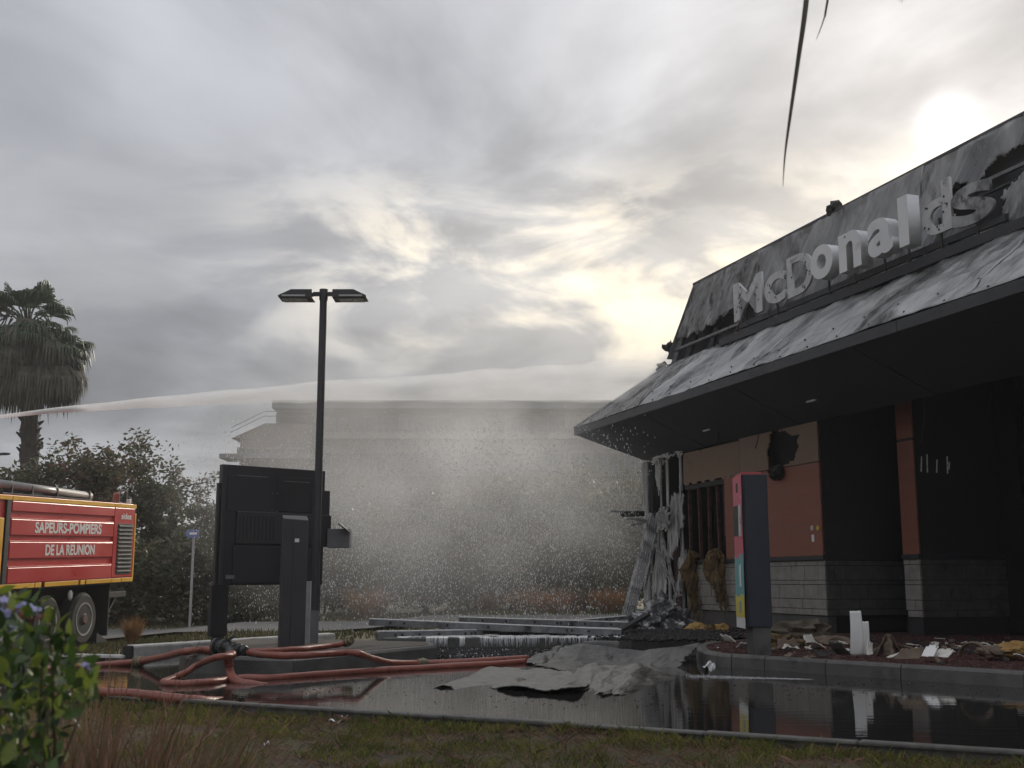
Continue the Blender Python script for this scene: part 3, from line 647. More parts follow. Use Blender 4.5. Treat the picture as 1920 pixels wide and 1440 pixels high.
# ------------------------------------------------------------------ planting bed, ledge, island
m_gravel = M('red_lava_gravel', [(0.020, 0.009, 0.008), (0.065, 0.022, 0.018), (0.10, 0.04, 0.03)], 30, 0.9, bump=1.0, bscale=60)
kl0 = G(1340, 1250, 0); kr0 = G(1920, 1290, 0)
bedline = smooth_path([Vector((4.2, 18.2, 0)), Vector((2.75, 16.6, 0)), Vector((2.38, 15.1, 0)), kl0 + Vector((0.02, 0.05, 0)), kl0 + Vector((0.35, -0.32, 0)), (kl0 + kr0) / 2 + Vector((-0.02, 0.0, 0)), kr0, kr0 + (kr0 - kl0) * 1.2], 5)
bed = [p.copy() for p in bedline]
mb = MB(); inner = []
for i, p in enumerate(bed):
    d = (bed[min(i + 1, len(bed) - 1)] - bed[max(i - 1, 0)]).normalized(); nn = Vector((-d.y, d.x, 0)); inner.append(p + nn * 0.14)
poly = inner + [Vector((12, 14, 0)), Vector((12, 22, 0)), Vector((6, 27, 0)), Vector((2.9, 27, 0)), Vector((2.9, 18.4, 0))]
mb = MB(); mb.add([(q.x, q.y, 0.138) for q in poly], [tuple(range(len(poly)))])
tag(mb.build('planting_bed', m_gravel, base=False), kind='structure')
bk = empty('bed_kerb', kl0); bk['kind'] = 'structure'
i = 0
while i < len(bed) - 1:
    j = min(i + 3, len(bed) - 1)
    mb = MB(); n = j - i + 1; k = 0
    for q in range(i, j + 1):
        s = 0.004 if q == i else (-0.004 if q == j else 0)
        d = (bed[min(q + 1, len(bed) - 1)] - bed[max(q - 1, 0)]).normalized(); o = bed[q] + d * s; inn = inner[q] + d * s
        for pt, z in ((o, -0.05), (o + (inn - o) * 0.10, 0.12), (o + (inn - o) * 0.28, 0.152), (inn, 0.152), (inn, -0.05)): mb.v.append(Vector((pt.x, pt.y, z)))
    for r in range(n - 1):
        for c in range(5): mb.f.append((r * 5 + c, (r + 1) * 5 + c, (r + 1) * 5 + (c + 1) % 5, r * 5 + (c + 1) % 5))
    mb.f.append((0, 1, 2, 3, 4)); mb.f.append(tuple((n - 1) * 5 + c for c in (4, 3, 2, 1, 0)))
    mb.build('kerb_stone', m_conc, bk, bevel=0.008); i = j
# gravel stones lying loose
def scatter_mesh(name, mat, pts, size, label, cat, shape='tet', parent=None, elong=1.0, seed=3):
    rnd = random.Random(seed); vs = []; fs = []
    T = [(1, 1, 1), (1, -1, -1), (-1, 1, -1), (-1, -1, 1)]; O = [(1, 0, 0), (-1, 0, 0), (0, 1, 0), (0, -1, 0), (0, 0, 1), (0, 0, -1)]
    OF = [(0, 2, 4), (2, 1, 4), (1, 3, 4), (3, 0, 4), (2, 0, 5), (1, 2, 5), (3, 1, 5), (0, 3, 5)]
    for p in pts:
        s = size * rnd.uniform(0.5, 1.4); k = len(vs)
        if shape == 'tet':
            for t in T: vs.append((p[0] + t[0] * s * rnd.uniform(.6, 1) * .6, p[1] + t[1] * s * rnd.uniform(.6, 1) * .6, p[2] + t[2] * s * .6 * elong))
            fs += [(k, k + 1, k + 2), (k, k + 3, k + 1), (k, k + 2, k + 3), (k + 1, k + 3, k + 2)]
        else:
            for t in O: vs.append((p[0] + t[0] * s * rnd.uniform(.6, 1.3), p[1] + t[1] * s * rnd.uniform(.6, 1.3), p[2] + t[2] * s * rnd.uniform(.5, 1) * elong))
            fs += [tuple(k + i for i in f) for f in OF]
    me = bpy.data.meshes.new(name); me.from_pydata(vs, [], fs); me.update(); me.materials.append(mat)
    o = bpy.data.objects.new(name, me); link(o); tag(o, label, cat, kind='stuff'); return o
gp = []
rnd = random.Random(11)
pl = [(q.x, q.y) for q in poly]
while len(gp) < 9000:
    x = rnd.uniform(2.3, 8); y = rnd.uniform(9, 19)
    if inside(pl, x, y): gp.append((x, y, 0.142))
scatter_mesh('loose_gravel', m_gravel, gp, 0.016, 'red lava gravel covering the planting bed before the restaurant', 'gravel', 'oct')

# concrete ledge over which water falls
ledge = [(-1.95, 17.75), (2.75, 17.75), (3.3, 18.9), (3.3, 20.6), (-2.4, 20.6)]
lroot = empty('ledge', (0.5, 18, 0)); lroot['kind'] = 'structure'
mb = MB(); mb.prism(ledge, -0.1, 0.150); mb.build('ledge_top', m_conc, lroot, bevel=0.015)
xs = [-1.95 + 0.94 * i for i in range(6)]
for i in range(5):
    mb = MB(); mb.box(((xs[i] + xs[i + 1]) / 2, 17.69, 0.045), ((xs[i + 1] - xs[i]) / 2 - 0.004, 0, 0), (0, 0.056, 0), (0, 0, 0.115 + 0.004 * (i % 2))); mb.build('kerb_stone', m_conc, lroot, bevel=0.012)
# thin falling water and foam on the ledge
m_fall = M('falling_water', [(0.55, 0.56, 0.56), (0.85, 0.86, 0.86)], 12, 0.3, stretch=(3, 3, 0.3), bump=0.4)
def fall(u):
    p = G(u, 1200, 0.15); x = (u - 960) / 2181 * 17.6; h = random.uniform(0.25, 1.0)
    pts = [(x, 17.74, 0.168), (x, 17.64, 0.168), (x + .004, 17.615, 0.155), (x + random.uniform(-.01, .01), 17.60, 0.155 - 0.13 * h)]
    return pts
fr = random.Random(5); mb = MB()
for i in range(420):
    u = fr.choice([fr.uniform(900, 1000), fr.uniform(900, 1010), fr.uniform(1020, 1120), fr.uniform(800, 840), fr.uniform(862, 872)])
    w = fr.uniform(0.001, 0.0035); mb.tube(fall(u), [w, w, w, w * 0.4], 4)
tag(mb.build('cascade', m_fall), 'thin white strands of water spilling over the ledge', 'water', kind='stuff')
def foam_sheet(name, u0, u1, v0, v1, z, thr, label, seed):
    def fn(s, t): q = G(u0 + (u1 - u0) * s, v0 + (v1 - v0) * t, z); q.z = z + 0.012 * abs(fb(s * 30, t * 8, seed)); return q
    mb = MB(); mb.grid(fn, 120, 16, lambda s, t: fb(s * 14, t * 3, seed) + 0.25 * fb(s * 60, t * 12, seed) > thr + 1.2 * abs(t - .5) ** 2)
    return tag(mb.build(name, m_foam, smooth=True, base=False, solid=0.008, clean=True), label, 'foam', kind='stuff')
foam_sheet('foam', 745, 1190, 1191, 1196, 0.157, -0.25, 'white foam and wet ash lying on the concrete ledge', 1)
sp = []
for i in range(1500):
    t = fr.random(); q = G(1290 + 230 * t + fr.uniform(-6, 6), 1268 + 6 * t + fr.gauss(0, 1.6 * (1.1 - t)), 0.0); sp.append((q.x, q.y, 0.002))
scatter_mesh('scum', m_foam, sp, 0.006, 'thin line of pale scum floating along the bed kerb', 'scum', 'tet', elong=.4)
sp = []
for i in range(5200):
    q = G(fr.triangular(800, 1080, 880), fr.choice([fr.gauss(1212, 2.5), fr.uniform(1210, 1232)]), 0.0); sp.append((q.x, q.y, 0.006))
scatter_mesh('floating_foam', m_foam, sp, 0.010, 'white foam floating at the foot of the ledge', 'foam', 'tet', elong=.4)
pts = []
for i in range(2600):
    q = G(fr.uniform(800, 1350), fr.triangular(1210, 1238, 1222), 0.0); pts.append((q.x, q.y, 0.012))
scatter_mesh('wet_rubble', m_char, pts, 0.02, 'black grit and ash lying in shallow water below the ledge', 'rubble', 'oct')

# island of the menu board
isl = [G(345, 1262), G(547, 1267), G(822, 1237), G(815, 1203, 0.19) , G(470, 1196, 0.19), G(336, 1214, 0.19)]
isl = [(q.x, q.y) for q in isl]
cx = sum(q[0] for q in isl) / 6; cy = sum(q[1] for q in isl) / 6
iroot = empty('island', (cx, cy, 0)); iroot['kind'] = 'structure'
n = 6; vs = [(x, y, -0.06) for x, y in isl] + [(cx + (x - cx) * 0.985, cy + (y - cy) * 0.985, 0.15) for x, y in isl] + [(cx + (x - cx) * 0.965, cy + (y - cy) * 0.965, 0.188) for x, y in isl]
mb = MB(); mb.add(vs, [tuple(range(5, -1, -1)), tuple(range(12, 18))] + [(r * 6 + i, r * 6 + (i + 1) % 6, (r + 1) * 6 + (i + 1) % 6, (r + 1) * 6 + i) for r in range(2) for i in range(6)])
mb.build('island_slab', m_conc, iroot, bevel=0.012)
ip = [(cx + (x - cx) * 0.93, cy + (y - cy) * 0.93) for x, y in isl]
mb = MB(); mb.prism(ip, 0.15, 0.193); mb.build('island_top', M('muddy_slab', [(0.05, 0.042, 0.033), (0.11, 0.095, 0.075)], 5, 0.8, bump=0.6, bscale=50, soot=0.3, sscale=2), iroot)
IZ = 0.193

# pale kerb at the far edge of the flood
pk = empty('far_kerb', (-4.2, 17.5, 0)); pk['kind'] = 'structure'
ka, kb = Vector((-5.18, 15.9, 0)), Vector((-3.0, 19.5, 0)); kd = (kb - ka)
for i in range(4):
    mb = MB(); mb.bar(ka + kd * (i / 4 + 0.002) + ZV * 0.05, ka + kd * ((i + 1) / 4 - 0.002) + ZV * 0.05, 0.20, 0.20 + 0.004 * i); mb.build('kerb_stone', m_conc_pale, pk, bevel=0.03)
mb = MB(); mb.bar(ka - kd.normalized() * 0.035 + ZV * 0.05, ka + kd.normalized() * 0.003 + ZV * 0.05, 0.19, 0.19); mb.build('kerb_end', m_char, pk, bevel=0.03)
ka2 = Vector((-8.6, 16.95, 0))
for i in range(4):
    p0 = ka2 + (ka - ka2) * (i / 4 + .002); p1 = ka2 + (ka - ka2) * ((i + 1) / 4 - .01)
    mb = MB(); mb.bar(p0 - ZV * 0.03, p1 - ZV * 0.03, 0.14, 0.10); mb.build('kerb_stone', m_conc_pale, pk, bevel=0.02)

# ------------------------------------------------------------------ menu board, lamp, posts
m_board = M('black_sign_steel', [(0.010, 0.010, 0.013), (0.019, 0.019, 0.023)], 2, 0.45, bump=0.08, bscale=40)
m_board2 = M('dark_grey_steel', [(0.020, 0.020, 0.023), (0.032, 0.032, 0.036)], 2, 0.5, bump=0.05, bscale=40)
m_grey = M('grey_steel', [(0.10, 0.10, 0.105), (0.16, 0.16, 0.165)], 3, 0.5, bump=0.1, soot=0.15)
bl = P(418, 870, 15.3); br_ = P(610, 890, 16.3); bx = Vector((br_.x - bl.x, br_.y - bl.y, 0)); BWD = bx.length; bx.normalize(); bn = Vector((bx.y, -bx.x, 0))   # bn faces the camera
board = empty('menu_board', Vector((bl.x, bl.y, IZ)) + bx * BWD / 2, 'black steel drive-through menu board seen from behind on the concrete island', 'menu board')
def BB(s, d, z): q = Vector((bl.x, bl.y, 0)) + bx * (s * BWD) + bn * d; q.z = z; return q
def bslab(name, s0, s1, d0, d1, z0, z1, mat, bev=0.008, parent=None):
    mb = MB(); mb.box8([BB(s0, d1, z0), BB(s1, d1, z0), BB(s1, d0, z0), BB(s0, d0, z0), BB(s0, d1, z1), BB(s1, d1, z1), BB(s1, d0, z1), BB(s0, d0, z1)]); return mb.build(name, mat, parent or board, bevel=bev)
ZT = bl.z; ZB = P(413, 1097, 15.3).z
bslab('cabinet', 0, 1, -0.10, 0.0, ZB, ZT, m_board)
bslab('frame_strip', -0.004, 0.035, 0.0, 0.02, ZB, ZT - 0.01, m_board2)
bslab('back_panel', 0.05, 0.46, 0.002, 0.012, ZT - 0.62, ZT - 0.14, m_board); bslab('back_panel', 0.52, 0.96, 0.002, 0.012, ZT - 0.60, ZT - 0.12, m_board)
bslab('back_panel', 0.14, 1.05, 0.014, 0.035, ZT - 1.05, ZT - 0.62, m_board2); bslab('back_panel', 0.12, 0.97, 0.002, 0.02, ZB + 0.02, ZT - 1.08, m_board)
bslab('panel_lip', 0.14, 0.42, 0.012, 0.02, ZT - 0.145, ZT - 0.135, m_grey, 0); bslab('panel_lip', 0.58, 0.84, 0.012, 0.02, ZT - 0.185, ZT - 0.175, m_grey, 0); bslab('panel_lip', 0.14, 0.66, 0.036, 0.042, ZT - 0.627, ZT - 0.62, m_grey, 0)
bslab('side_panel', 0.86, 1.045, -0.09, 0.03, ZT - 0.62, ZT - 0.28, m_board); bslab('side_panel', 0.88, 1.06, -0.09, 0.04, ZT - 1.07, ZT - 0.63, m_board)
for k in range(22):
    s = 0.16 + 0.036 * k
    if 0.5 < s < 0.78: continue
    bslab('vent_rib', s, s + 0.012, 0.036, 0.044, ZT - 1.0, ZT - 0.68, m_board, 0)
bslab('rating_plate', 0.06, 0.14, 0.021, 0.025, ZB + 0.08, ZB + 0.13, m_grey, 0)
for s, dz in ((0.47, .36), (0.52, .36), (0.47, .6), (0.52, .6), (0.13, 1.12), (0.96, 1.14)):
    mb = MB(); mb.lathe(BB(s, 0.012, ZT - dz), bn, [(0, 0.009), (0.012, 0.009)], 8); mb.build('bolt', m_grey, board)
bslab('leg', -0.05, 0.105, -0.09, -0.01, IZ + 0.10, ZB, m_board); bslab('leg_foot', -0.02, 0.085, -0.08, -0.02, IZ - 0.003, IZ + 0.10, m_board)
bslab('side_rail', -0.028, -0.003, -0.08, -0.01, ZB - 0.4, ZT - 0.25, m_board)
bslab('leg', 0.90, 0.99, -0.09, -0.02, 0.45, ZB, m_board); bslab('leg_foot', 0.90, 0.985, -0.09, -0.02, IZ - 0.003, 0.45, m_grey)
# speaker box at the right
q0 = P(612, 1027, 16.2); q1 = P(655, 985, 16.2); mb = MB()
mb.box(((q0.x + q1.x) / 2, 16.35, (q0.z + P(612, 991, 16.2).z) / 2), ((q1.x - q0.x) / 2, 0, 0), (0, 0.10, 0), (0, 0, (P(612, 991, 16.2).z - q0.z) / 2)); mb.build('speaker_box', m_grey, board, bevel=0.006)
mb = MB(); mb.bar(P(636, 982, 16.2), P(655, 997, 16.2), 0.24, 0.02, (0, 0, 1)); mb.build('rain_hood', m_board2, board)

post_b = G(541, 1216, IZ); post = empty('steel_post', post_b, 'square dark grey steel post with slanted cap before the menu board', 'post')
pw = 0.155; z1 = P(541, 972, post_b.y).z; mb = MB(); yaw = 0.25
px_, py_ = Vector((math.cos(yaw), math.sin(yaw), 0)) * pw, Vector((-math.sin(yaw), math.cos(yaw), 0)) * pw
c = Vector((post_b.x, post_b.y + pw, 0))
mb.box8([c - px_ - py_ + ZV * (IZ - .003), c + px_ - py_ + ZV * (IZ - .003), c + px_ + py_ + ZV * (IZ - .003), c - px_ + py_ + ZV * (IZ - .003), c - px_ - py_ + ZV * z1, c + px_ - py_ + ZV * (z1 - .02), c + px_ + py_ + ZV * (z1 + .05), c - px_ + py_ + ZV * (z1 + .06)])
mb.build('column', m_board2, post, bevel=0.008)
mb = MB(); mb.box(c - py_ - Vector((0, .004, 0)) + px_ * 0.15 + ZV * (z1 - 0.27), px_ * 0.17, Vector((0, 0.003, 0)), ZV * 0.022); mb.build('label_plate', m_white, post)
mb = MB(); mb.box(c - py_ - Vector((0, .002, 0)) - px_ * 0.18 + ZV * ((z1 + IZ) / 2 - .02), px_ * 0.02, Vector((0, 0.004, 0)), ZV * ((z1 - IZ) / 2 - .08)); mb.build('seam', m_board, post)
gb = G(572, 1204, IZ); mb = MB(); mb.bar(Vector((gb.x, gb.y + .1, IZ - .003)), Vector((gb.x, gb.y + .1, 1.0)), 0.085, 0.085, (0, 1, 0))
tag(mb.build('signal_pole', M('pale_grey_steel', [(0.22, 0.22, 0.22), (0.32, 0.32, 0.32)], 5, 0.5), bevel=0.006), 'slim pale grey steel pole standing behind the square post', 'pole')
lb = G(598, 1207, IZ); lamp = empty('street_lamp', (lb.x, lb.y, IZ), 'tall dark lamp post with two flat lamp heads behind the menu board', 'street lamp')
LY = lb.y + 0.1; ltop = P(601, 560, LY).z
def lpole(x0, z0, z1, w, mat, name): mb = MB(); mb.tube([(x0, LY, z0), (x0, LY, z1)], w, 16); return mb.build(name, mat, lamp, smooth=False)
lx = P(600, 800, LY).x
lpole(lx, IZ - .003, 0.62, 0.056, m_grey, 'pole_base'); lpole(lx, 0.60, ltop + 0.10, 0.053, m_board2, 'pole'); lpole(lx, ltop - 0.02, ltop + 0.13, 0.062, m_board2, 'pole_cap')
for s in (-1, 1):
    zc = ltop + 0.045; mb = MB(); mb.bar((lx + s * 0.05, LY, zc + .02), (lx + s * 0.16, LY, zc + .02), 0.06, 0.05); mb.build('arm', m_board2, lamp)
    x0, x1, x2 = lx + s * 0.14, lx + s * 0.43, lx + s * 0.605
    mb = MB(); pr = [(x0, zc - 0.065), (x2, zc - 0.055), (x2 + s * .003, zc - 0.03), (x1, zc + 0.055), (x0, zc + 0.055)]
    vs = [(x, LY - 0.15, z) for x, z in pr] + [(x, LY + 0.15, z) for x, z in pr]
    mb.add(vs, [(0, 1, 2, 3, 4), (9, 8, 7, 6, 5)] + [(i, i + 5, (i + 1) % 5 + 5, (i + 1) % 5) for i in range(5)]); h = mb.build('lamp_head', m_board2, lamp, bevel=0.006)
    mb = MB(); mb.box(((x0 + x2) / 2 + s * .02, LY, zc - 0.066), (0.17, 0, 0), (0, 0.10, 0), (0, 0, 0.008)); mb.build('lens', M('lamp_lens', [(0.35, 0.33, 0.32), (0.45, 0.43, 0.42)], 4, 0.3), h)
    mb = MB(); mb.box(((x0 + x2) / 2 + s * .02, LY - 0.152, zc - 0.035), (0.16, 0, 0), (0, 0.003, 0), (0, 0, 0.012)); mb.build('trim', M('lamp_lens', [], 1), h)

# ------------------------------------------------------------------ fire engine
TT = Vector((0.139, 0.990, 0)).normalized(); TO = Vector((TT.y, -TT.x, 0))      # along the side to its rear, and outward
TW = Vector((-8.19, 22.5, 0)); TILT = 0.030
def T(s, w, z):        # s along the side, w inward from the side, z above the ground
    q = TW + TT * s - TO * w; q.z = z + TILT * s - 0.22; return q
m_red = M('fire_engine_red', [(0.54, 0.022, 0.018), (0.62, 0.032, 0.025)], 1.2, 0.38, bump=0.03, bscale=30, soot=0.10, sootcol=(0.16, 0.03, 0.022), sscale=2.5, coat=0.3)
m_red2 = M('dusty_red', [(0.56, 0.06, 0.05), (0.64, 0.08, 0.065)], 1.2, 0.5, bump=0.03)
m_yel = M('reflective_yellow', [(0.82, 0.40, 0.015), (0.9, 0.50, 0.03)], 3, 0.4, soot=0.06, sootcol=(0.3, 0.12, 0.02))
m_wtxt = M('white_lettering', [(0.78, 0.76, 0.72), (0.85, 0.83, 0.80)], 4, 0.5)
m_under = M('truck_underside', [(0.010, 0.010, 0.010), (0.03, 0.028, 0.026)], 5, 0.7)
m_tyre = M('tyre_rubber', [(0.014, 0.013, 0.012), (0.035, 0.032, 0.028)], 8, 0.8, bump=0.4)
m_rim = M('wheel_steel', [(0.30, 0.29, 0.28), (0.45, 0.44, 0.43)], 4, 0.4, metal=0.4, soot=0.25, sootcol=(0.08, 0.05, 0.04))
truck = empty('fire_engine', T(-2, 1.2, 0), 'red fire engine with yellow stripes parked on the grass behind the flowering shrub', 'fire engine')
def tb(name, s0, s1, w0, w1, z0, z1, mat, parent=None, bev=0.008):
    mb = MB(); mb.box8([T(s0, w0, z0), T(s1, w0, z0), T(s1, w1, z0), T(s0, w1, z0), T(s0, w0, z1), T(s1, w0, z1), T(s1, w1, z1), T(s0, w1, z1)]); return mb.build(name, mat, parent or truck, bevel=bev)
SR = 1.80; ZL, ZH = 1.20, 2.77       # rear edge, box bottom and top
tb('body', -4.6, SR, 0.02, 2.45, ZL, ZH, m_red, bev=0.03)
# pressed panels between s=-2.75 and 0.95
SP0, SP1 = -2.80, 0.86
for z0, z1 in ((ZL + 0.06, ZL + 0.33), (ZL + 0.48, ZL + 0.77), (ZL + 0.88, ZL + 1.16), (ZL + 1.29, ZH - 0.10)):
    tb('pressed_panel', SP0, SP1, -0.02, 0.03, z0, z1, m_red, bev=0.014)
    tb('panel_lip', SP0, SP1, -0.016, 0.028, z1 + .002, z1 + 0.02, m_red2, bev=0.004)
tb('corner_post', SP1 + 0.02, SR - 0.04, -0.018, 0.03, ZL + 0.07, ZH - 0.10, m_red, bev=0.008)
tb('door_frame', SP0 - 0.16, SP0 - 0.03, -0.02, 0.03, ZL + 0.05, ZH - 0.02, m_black)
tb('shutter', -4.5, SP0 - 0.2, -0.012, 0.03, ZL + 0.05, ZH - 0.4, m_yel)
for s0, s1, nm in ((-4.6, SP0 - .03, 'a'), (SP0, SP1 - 0.0, 'b'), (SP1 + .02, SR, 'c')):
    tb('stripe', s0, s1, -0.024, 0.0, ZH - 0.09, ZH - 0.015, m_yel, bev=0.003)
for s0, s1 in ((-4.6, -1.95), (-1.92, -1.72), (-1.6, -0.42), (-.34, -.18), (-.12, SP1), (SP1 + .02, 1.28), (1.31, SR)):
    tb('stripe', s0, s1, -0.024, 0.0, ZL - 0.03, ZL + 0.05, m_yel, bev=0.003)
tb('stripe', SR - 0.045, SR + 0.006, -0.026, 0.0, ZL + 0.05, ZH - 0.2, m_yel, bev=0.003)
tb('bottom_rail', -4.6, SR, -0.005, 0.3, ZL - 0.06, ZL - 0.035, m_under)
# air grille
gr = tb('grille', 1.03, 1.68, -0.026, 0.0, ZL + 0.12, ZH - 0.42, m_under)
for i in range(12):
    z = ZL + 0.17 + i * 0.083
    tb('slat', 1.06, 1.65, -0.045, -0.02, z, z + 0.030, M('grille_slat', [(0.10, 0.10, 0.095), (0.17, 0.165, 0.16)], 5, 0.5), gr, bev=0.004)
tvert = (ZV + TT * 0).normalized(); tx = (TT + ZV * TILT).normalized()
place_text('lettering', 'SAPEURS-POMPIERS', T(-2.05, -0.024, ZL + 0.925), tx, ZV, 2.40, 0.20, 0.006, m_wtxt, truck, 0.03)
place_text('lettering', 'DE LA REUNION', T(-1.66, -0.024, ZL + 0.525), tx, ZV, 1.78, 0.20, 0.006, m_wtxt, truck, 0.03)
place_text('lettering', 'sides', T(1.15, -0.024, ZH - 0.33), tx, ZV, 0.44, 0.125, 0.006, m_wtxt, truck, 0.02)
# roof gear
mb = MB(); mb.tube([T(-2.9, 0.22, ZH + 0.19), T(0.25, 0.22, ZH + 0.11)], 0.075, 12); mb.build('roof_pipe', M('grey_pipe', [(0.26, 0.25, 0.24), (0.36, 0.35, 0.33)], 3, 0.5), truck, smooth=True)
for s in (-2.6, -1.95, -1.1, 0.1): tb('pipe_clamp', s, s + 0.05, 0.14, 0.30, ZH, ZH + 0.2, m_dark)
tb('roof_box', -1.3, -0.8, 0.3, 0.6, ZH, ZH + 0.10, m_grey); tb('roof_tray', -2.9, 0.2, 0.12, 0.7, ZH - 0.004, ZH + 0.04, m_under)
mb = MB(); mb.blob(T(-2.9, 0.4, ZH + 0.28), (0.14, 0.14, 0.12), 2, 0.5, 2, 4); mb.build('monitor', m_black, truck)
bc = tb('beacon_guard', 1.25, 1.62, 0.1, 0.4, ZH, ZH + 0.03, m_grey)
for s in (1.26, 1.60):
    tb('guard_bar', s, s + 0.015, 0.1, 0.115, ZH + .03, ZH + 0.28, m_grey, bev=0)
tb('guard_bar', 1.26, 1.615, 0.1, 0.115, ZH + 0.281, ZH + 0.295, m_grey, bev=0)
mb = MB(); mb.lathe(T(1.42, 0.25, ZH + .03), ZV, [(0, 0.07), (0.16, 0.07), (0.2, 0.05)], 14); mb.build('beacon', M('amber_beacon', [(0.25, 0.07, 0.03), (0.35, 0.10, 0.05)], 4, 0.3), truck)
tb('tail_lamp', 1.56, 1.64, 0.02, 0.1, ZH, ZH + 0.10, m_white)
# chassis and wheels
tb('chassis', -4.6, 1.2, 0.5, 1.9, 0.62, ZL - 0.07, m_under); tb('mud_flap', 0.95, 0.99, 0.05, 0.6, 0.12, ZL - 0.06, m_under); tb('side_box', -2.9, -2.05, 0.05, 0.6, 0.45, ZL - 0.07, m_under)
tb('rear_bumper', 1.0, 1.75, 0.08, 2.35, 0.86, 0.97, m_under)
mb = MB(); mb.bar(T(1.15, 0.3, 0.30), T(1.7, 0.3, 0.85), 0.05, 0.05); mb.build('step_bar', m_under, truck)
mb = MB(); mb.blob(T(-0.62, 0.02, 0.98), (0.045, 0.045, 0.10), 2, 0.2, 2, 4); mb.build('marker_light', m_white, truck)
TR = 0.505
def wheel(s, w):
    c = T(s, w, TR - TILT * s * 0.0); ax = TO
    mb = MB(); mb.lathe(c - ax * 0.28, ax, [(0, 0.33), (0.0, TR - 0.05), (0.04, TR), (0.24, TR), (0.29, TR - 0.06), (0.29, 0.32)], 36); ty = mb.build('wheel', m_tyre, truck, smooth=False)
    mb = MB(); mb.lathe(c + ax * 0.005, ax, [(0, 0.318), (0.012, 0.318), (0.012, 0.285), (-0.06, 0.24), (-0.09, 0.12), (-0.09, 0.02)], 32); mb.build('rim', m_rim, ty, smooth=False)
    mb = MB(); mb.lathe(c - ax * 0.09, ax, [(0, 0.12), (0.10, 0.11), (0.13, 0.08), (0.13, 0.01)], 16); mb.build('hub', M('rusty_hub', [(0.08, 0.04, 0.03), (0.16, 0.09, 0.07)], 9, 0.7), ty)
    for k in range(8):
        an = k * math.pi / 4; x = ax.orthogonal().normalized(); y = ax.cross(x); q = c - ax * 0.06 + (x * math.cos(an) + y * math.sin(an)) * 0.17
        mb = MB(); mb.lathe(q, ax, [(0, 0.02), (0.04, 0.018)], 6); mb.build('nut', m_rim, ty)
wheel(0.0, 0.05); wheel(-1.32, 0.05); wheel(0.0, 2.2); wheel(-1.32, 2.2); wheel(-4.2, 0.05)
mb = MB(); mb.add([T(0.45, 0.0, 0.0), T(0.95, 0.0, 0.0), T(0.45, 0.0, 0.22), T(0.45, 0.3, 0.0), T(0.95, 0.3, 0.0), T(0.45, 0.3, 0.22)], [(0, 1, 2), (5, 4, 3), (0, 3, 4, 1), (1, 4, 5, 2), (2, 5, 3, 0)])
tag(mb.build('wheel_chock', m_black), 'black wedge chock against the rear wheel of the fire engine', 'wheel chock')

# ------------------------------------------------------------------ order totem
tq = G(1394, 1224, 0.15); X0, Y0 = P(1394, 1000, 13.9).x, 13.9; X1 = P(1442, 1000, 13.9).x
totem = empty('order_totem', ((X0 + X1) / 2, Y0 + .3, 0.138), 'dark blue drive-through order totem with pink, teal and yellow poster side', 'order totem')
m_navy = M('navy_steel', [(0.011, 0.013, 0.022), (0.02, 0.023, 0.036)], 2, 0.5, bump=0.04)
zt, zb = P(1394, 889, Y0).z, P(1394, 1176, Y0).z
tot = [(X0 + .045, Y0), (X1, Y0), (X1, Y0 + .56), (X0 + .045, Y0 + .56), (X0 + .004, Y0 + .52), (X0 + .004, Y0 + .05)]
mb = MB(); mb.prism(tot, zb, zt); mb.build('body', m_navy, totem, bevel=0.008)
mb = MB(); mb.box(((X0 + X1) / 2 + .03, Y0 + 0.02 + .2, (zb + 0.12) / 2), ((X1 - X0) / 2 - .045, 0, 0), (0, 0.2, 0), (0, 0, (zb - 0.12) / 2)); mb.build('pedestal', m_conc, totem, bevel=0.01)
mb = MB(); mb.box((X0 + .13, Y0 + .28, zt + 0.012), (0.12, 0, 0), (0, 0.24, 0), (0, 0, 0.016)); mb.build('top_cap', M('red_cap', [(0.35, 0.03, 0.045), (0.45, 0.05, 0.06)], 3, 0.5), totem, bevel=0.004)
m_pink = M('poster_pink', [(0.50, 0.085, 0.12), (0.60, 0.16, 0.19)], 3, 0.6, soot=0.12, sootcol=(0.6, 0.5, 0.48), sscale=5); m_teal = M('poster_teal', [(0.10, 0.30, 0.31), (0.18, 0.40, 0.40)], 5, 0.6, soot=0.1, sootcol=(0.4, 0.45, 0.43), sscale=6)
m_pyel = M('poster_yellow', [(0.52, 0.42, 0.05), (0.62, 0.53, 0.10)], 5, 0.6, soot=0.1, sootcol=(0.6, 0.58, 0.4), sscale=6)
hh = zt - zb
def poster(name, f0, f1, mat, y0=0.03, y1=0.55, off=0.004, wav=0.0, par=None):
    n = 12; mb = MB()
    mb.grid(lambda u, v: Vector((X0 - off, Y0 + y0 + (y1 - y0) * u, zb + hh * (f0 + (f1 - f0) * v + (wav * math.sin(u * 7) if v > .5 else 0)))), n, 2); return mb.build(name, mat, par or totem, solid=0.004)
poster('poster', 0.42, 0.998, m_pink); poster('poster_field', 0.18, 0.46, m_teal, off=0.008, wav=0.02); poster('poster_field', 0.06, 0.20, m_pyel, off=0.012, wav=0.012); poster('poster_field', -0.01, 0.06, m_white, off=0.010)
poster('screen', 0.60, 0.80, m_black, 0.22, 0.50, 0.016); poster('screen_frame', 0.59, 0.80, M('scratched_plate', [(0.4, 0.36, 0.34), (0.6, 0.56, 0.54)], 9, 0.5, soot=.2, sscale=6), 0.05, 0.215, 0.014)
poster('card_slot', 0.89, 0.95, m_black, 0.24, 0.32, 0.012); poster('poster_swirl', 0.26, 0.40, m_white, 0.16, 0.26, 0.014, 0.01); poster('poster_swirl', 0.09, 0.16, M('poster_blue', [(0.15, 0.25, 0.32), (0.2, 0.32, 0.4)], 4, .6), 0.2, 0.3, 0.016, 0.01)
